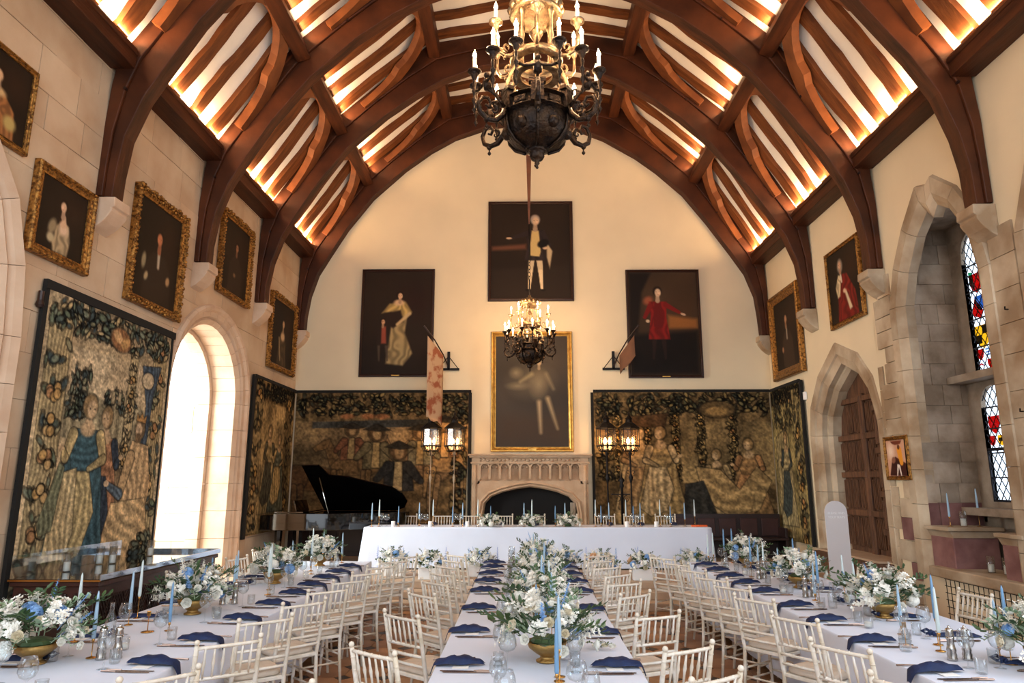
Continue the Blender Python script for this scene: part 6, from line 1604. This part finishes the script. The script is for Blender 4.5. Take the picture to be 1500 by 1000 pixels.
# ================================================= CANDLESTICKS
def candlestick(col, hs, hc, base='brass'):
    t = thing('candlestick', 'x', 'candlestick')
    st = MB().lathe([(.035, 0), (.035, .003), (.008, .008), (.0035, .015), (.0035, hs-.03), (.009, hs-.025), (.011, hs), (.009, hs), (.0005, hs-.004)], 12); obj('holder', st, base, t, smooth=True)
    cd = MB().lathe([(.012, hs-.005), (.0145, hs+.01), (.0120, hs+hc*.55), (.0075, hs+hc*.93), (.002, hs+hc)], 10); co = obj('taper_candle', cd, col, t, smooth=True)
    obj('wick', MB().tube([(0, 0, hs+hc-.003), (.001, 0, hs+hc+.010)], .0012, 4), 'wick', co)
    return Proto(t)
CS = {}
for cn, cm in (('sky blue', 'taper_sky'), ('deep blue', 'taper_deep'), ('pale grey-blue', 'taper_pale')):
    for hn, hs in (('short', .07), ('medium', .13), ('tall', .19)):
        CS[(cn, hn)] = (cm, hs)
CP = {}
def put_candle(x, y, z, cn, hn, where, grp, hc=.27):
    k = (cn, hn)
    if k not in CP: CP[k] = candlestick(CS[k][0], CS[k][1], .31, 'brass')
    CP[k].put((x, y, z), 0, '%s taper in %s brass holder, %s' % (cn, hn, where), grp)
rc = random.Random(5); HN = ['short', 'medium', 'tall']; CN = ['sky blue', 'deep blue', 'pale grey-blue']
# central table: a double row between the flower bowls
i = 0
for y in [4.42, 4.50, 4.60, 5.45, 5.6, 5.72, 5.85, 6.85, 7.0, 7.15, 8.3, 8.45, 8.6, 9.75, 9.9, 10.85]:
    put_candle(.1+rc.uniform(0, .16), y, ZT, CN[(i*2+1) % 3], HN[(i*5) % 3], 'central table, %s from front' % nth(i), 'taper candles on the central table'); i += 1
L_ = [(-2.99, 5.02), (-3.42, 5.5), (-3.36, 6.12), (-3.44, 6.4), (-2.90, 5.9), (-3.2, 7.25), (-3.0, 7.4), (-3.40, 7.75), (-3.2, 7.95), (-2.75, 7.7), (-2.86, 8.05), (-3.2, 9.1), (-3.0, 9.2), (-2.8, 9.4), (-2.9, 9.7), (-3.2, 10.75), (-3.05, 10.8), (-2.9, 10.75), (-2.72, 10.65)]
for i, (x, y) in enumerate(sorted(L_, key=lambda p: p[1])): put_candle(x, y, ZT, CN[(i*2) % 3], HN[(i*4+1) % 3], 'left table, %s from front' % nth(i), 'taper candles on the left table')
R_ = [(3.26, 4.95), (3.32, 5.15), (3.1, 5.5), (3.02, 5.85), (3.0, 5.30), (3.3, 7.2), (3.35, 7.55), (2.98, 7.3), (3.0, 7.45), (3.36, 8.9), (3.2, 9.0), (3.05, 9.1), (2.92, 9.2), (3.1, 9.45), (3.3, 10.7), (3.15, 10.75), (3.0, 10.65), (2.85, 10.7), (2.72, 10.5)]
for i, (x, y) in enumerate(sorted(R_, key=lambda p: p[1])): put_candle(x, y, ZT, CN[(i*2+1) % 3], HN[(i*4+2) % 3], 'right table, %s from front' % nth(i), 'taper candles on the right table')
for i, x in enumerate([-2.88, -2.75, -2.38, -2.0, -1.73, -1.34, -1.16, -.86, -.62, .02, .17, .62, .8, 1.38, 1.5, 1.65, 1.96, 2.12, 2.24, 2.62, 2.8, 3.1, 3.28]):
    put_candle(x, 13.48+rc.uniform(-.1, .08), 1.114, CN[(i*2) % 3], HN[(i*7+1) % 3], 'top table, %s from left' % (nth(i) if i < 20 else ['twenty-first', 'twenty-second', 'twenty-third'][i-20]), 'taper candles on the top table')
# votive glasses on the cloths
def votive():
    t = thing('votive', 'x', 'candle holder'); obj('glass_cup', MB().lathe([(.032, 0), (.036, .004), (.038, .085), (.036, .085), (.033, .01), (.0005, .008)], 14), 'glass', t, smooth=True)
    obj('wax', MB().lathe([(.030, .012), (.030, .045), (.0005, .044)], 12), 'wax_white', t, smooth=True); return t
VP = Proto(votive())
for i, (x, y) in enumerate([(-2.9, 5.25), (-2.78, 6.5), (-2.95, 9.0), (2.88, 6.1), (2.84, 7.9), (2.9, 9.4), (-.14, 5.9), (.46, 6.6), (-.12, 8.0), (.48, 9.3)]):
    wh = 'left table' if x < -2 else 'right table' if x > 2 else 'central table'
    VP.put((x, y, ZT), 0, 'low glass votive on the %s, %s' % (wh, ['nearest', 'middle', 'farthest', 'nearest', 'middle', 'farthest', 'nearest on the left half', 'nearest on the right half', 'farther on the left half', 'farther on the right half'][i]), 'votives on the tables')
bx = MB().lathe([(.036, 0), (.038, .003), (.038, .1), (.034, .1), (.034, .02), (.0005, .018)], 16).mesh('white_pot', 'white_box', True); fixn(bx)
for i, x in enumerate([-2.45, -1.75, -1.05, 1.95, 2.5]): item('white_pot', bx, (x, 13.28, 1.114), 0, 'small white votive pot on the top table, %s from left' % nth(i), 'candle holder', 'white pots on the top table')
# pepper and salt mills
pm = thing('pepper_mill', 'x', 'mill')
obj('mill_body', MB().lathe([(.032, 0), (.034, .01), (.03, .02), (.032, .035), (.027, .05), (.031, .065), (.026, .085), (.022, .12), (.026, .14), (.026, .15)], 18), 'silver', pm, smooth=True)
obj('mill_head', MB().lathe([(.026, .152), (.028, .16), (.022, .18), (.026, .195), (.018, .205), (.008, .208), (.01, .216), (.004, .222), (.0005, .224)], 18), 'silver', pm, smooth=True)
PM = Proto(pm)
for lb, x, y in [('right table near the front, left of the pair', 2.93, 5.05), ('right table near the front, right of the pair', 3.04, 5.06), ('left table near the front, left of the pair', -2.90, 4.98), ('left table near the front, right of the pair', -2.80, 5.0), ('left table beyond the second flower bowl, left one', -2.98, 7.1), ('left table beyond the second flower bowl, right one', -2.88, 7.15),
                 ('right table before the third flower bowl, left one', 2.97, 7.62), ('right table before the third flower bowl, right one', 3.07, 7.66), ('right table beyond the third flower bowl, left one', 2.95, 9.0), ('right table beyond the third flower bowl, right one', 3.03, 9.05)]:
    PM.put((x, y, ZT), 0, 'silver waisted pepper mill, '+lb, 'silver mills on the side tables')
# pillar candles in glass cylinders: on the glass case and the stone ledges
def cyl(h=.2, hc=.1, r=.045, name='x'):
    t = thing('candle_cylinder', name, 'candle holder'); obj('glass_cylinder', MB().lathe([(r, 0), (r, h), (r-.003, h), (r-.003, .006), (.0005, .006)], 18), 'glass', t, smooth=True)
    c = obj('pillar_candle', MB().lathe([(r*.72, .008), (r*.74, .012), (r*.74, hc), (r*.6, hc-.004), (.0005, hc-.006)], 16), 'wax_white', t, smooth=True); obj('wick', MB().tube([(0, 0, hc-.004), (0, 0, hc+.012)], .0015, 4), 'wick', c); return t
CY = Proto(cyl())
for lb, x, y, z in [('on the glass-topped case, nearest', -4.92, 7.62, 1.0), ('on the glass-topped case, second from the near end', -4.98, 8.3, 1.0), ('on the glass-topped case, third from the near end', -4.86, 8.36, 1.0), ('on the glass-topped case, farthest by the archway', -4.86, 9.2, 1.0),
                    ('on the far stone window seat between two tapers', XR+.3, 9.62, 1.358), ('on the near stone window seat at the right edge', XR+.15, 8.26, 1.358), ('on the low ledge under the window, left one', XR+.22, 9.05, .832), ('on the low ledge under the window, middle one', XR+.28, 8.85, .832), ('on the low ledge under the window, right one', XR+.2, 8.62, .832)]:
    CY.put((x, y, z), 0, 'pillar candle in glass cylinder '+lb, 'pillar candles in glass cylinders')
put_candle(XR+.12, 9.62, 1.358, 'sky blue', 'medium', 'left one on the far stone window seat', 'taper candles on the window seat'); put_candle(XR+.5, 9.6, 1.358, 'sky blue', 'tall', 'right one on the far stone window seat', 'taper candles on the window seat')
# orange cloth left on the top table, clear bottles
o = obj('folded_cloth', MB().prism([(-.16, -.04), (-.05, -.06), (.14, -.03), (.17, .03), (.02, .06), (-.14, .04)], 0, .03, fl), 'orange_cloth', loc=(3.33, 13.4, 1.114), bevel=.008); tag(o, 'bright orange cloth lying at the right end of the top table', 'cloth')
bt = MB().lathe([(.035, 0), (.04, .005), (.04, .12), (.018, .17), (.016, .23), (.019, .235), (.015, .24), (.013, .17), (.036, .12), (.036, .01), (.0005, .008)], 16).mesh('water_bottle', 'glass', True); fixn(bt)
for lb, x, y in [('left table near the front', -3.3, 5.75), ('left table middle', -3.3, 7.0), ('left table far part', -2.6, 9.9), ('right table near the front', 2.75, 5.3), ('right table middle', 2.98, 7.0), ('right table far part', 2.8, 9.9)]:
    item('water_bottle', bt, (x, y, ZT), 0, 'clear glass water bottle on the '+lb, 'bottle', 'water bottles on the side tables')
# framed table names on thin brass stems
for lb, x, y in [('left', -3.05, 5.85), ('right', 2.86, 5.5)]:
    t = thing('table_sign_holder', 'small brass sign clip on a thin stem near the front of the %s table' % lb, 'sign holder', (x, y, ZT))
    obj('stem', MB().lathe([(.05, 0), (.05, .003), (.004, .006), (.003, .12)], 14), 'brass', t, smooth=True); obj('clip', MB().box((0, 0, .14), (.03, .012, .04)), 'brass', t, bevel=.004)
for z in (3.9, 2.72):
    obj('iron_hook', MB().tube([(XR-.02, 7.75, z), (XR-.07, 7.75, z), (XR-.08, 7.73, z+.03)], .008, 6), 'black_iron', WR)
for o in list(bpy.data.objects):
    if o.get('label') == 'x': print('unplaced', o.name)
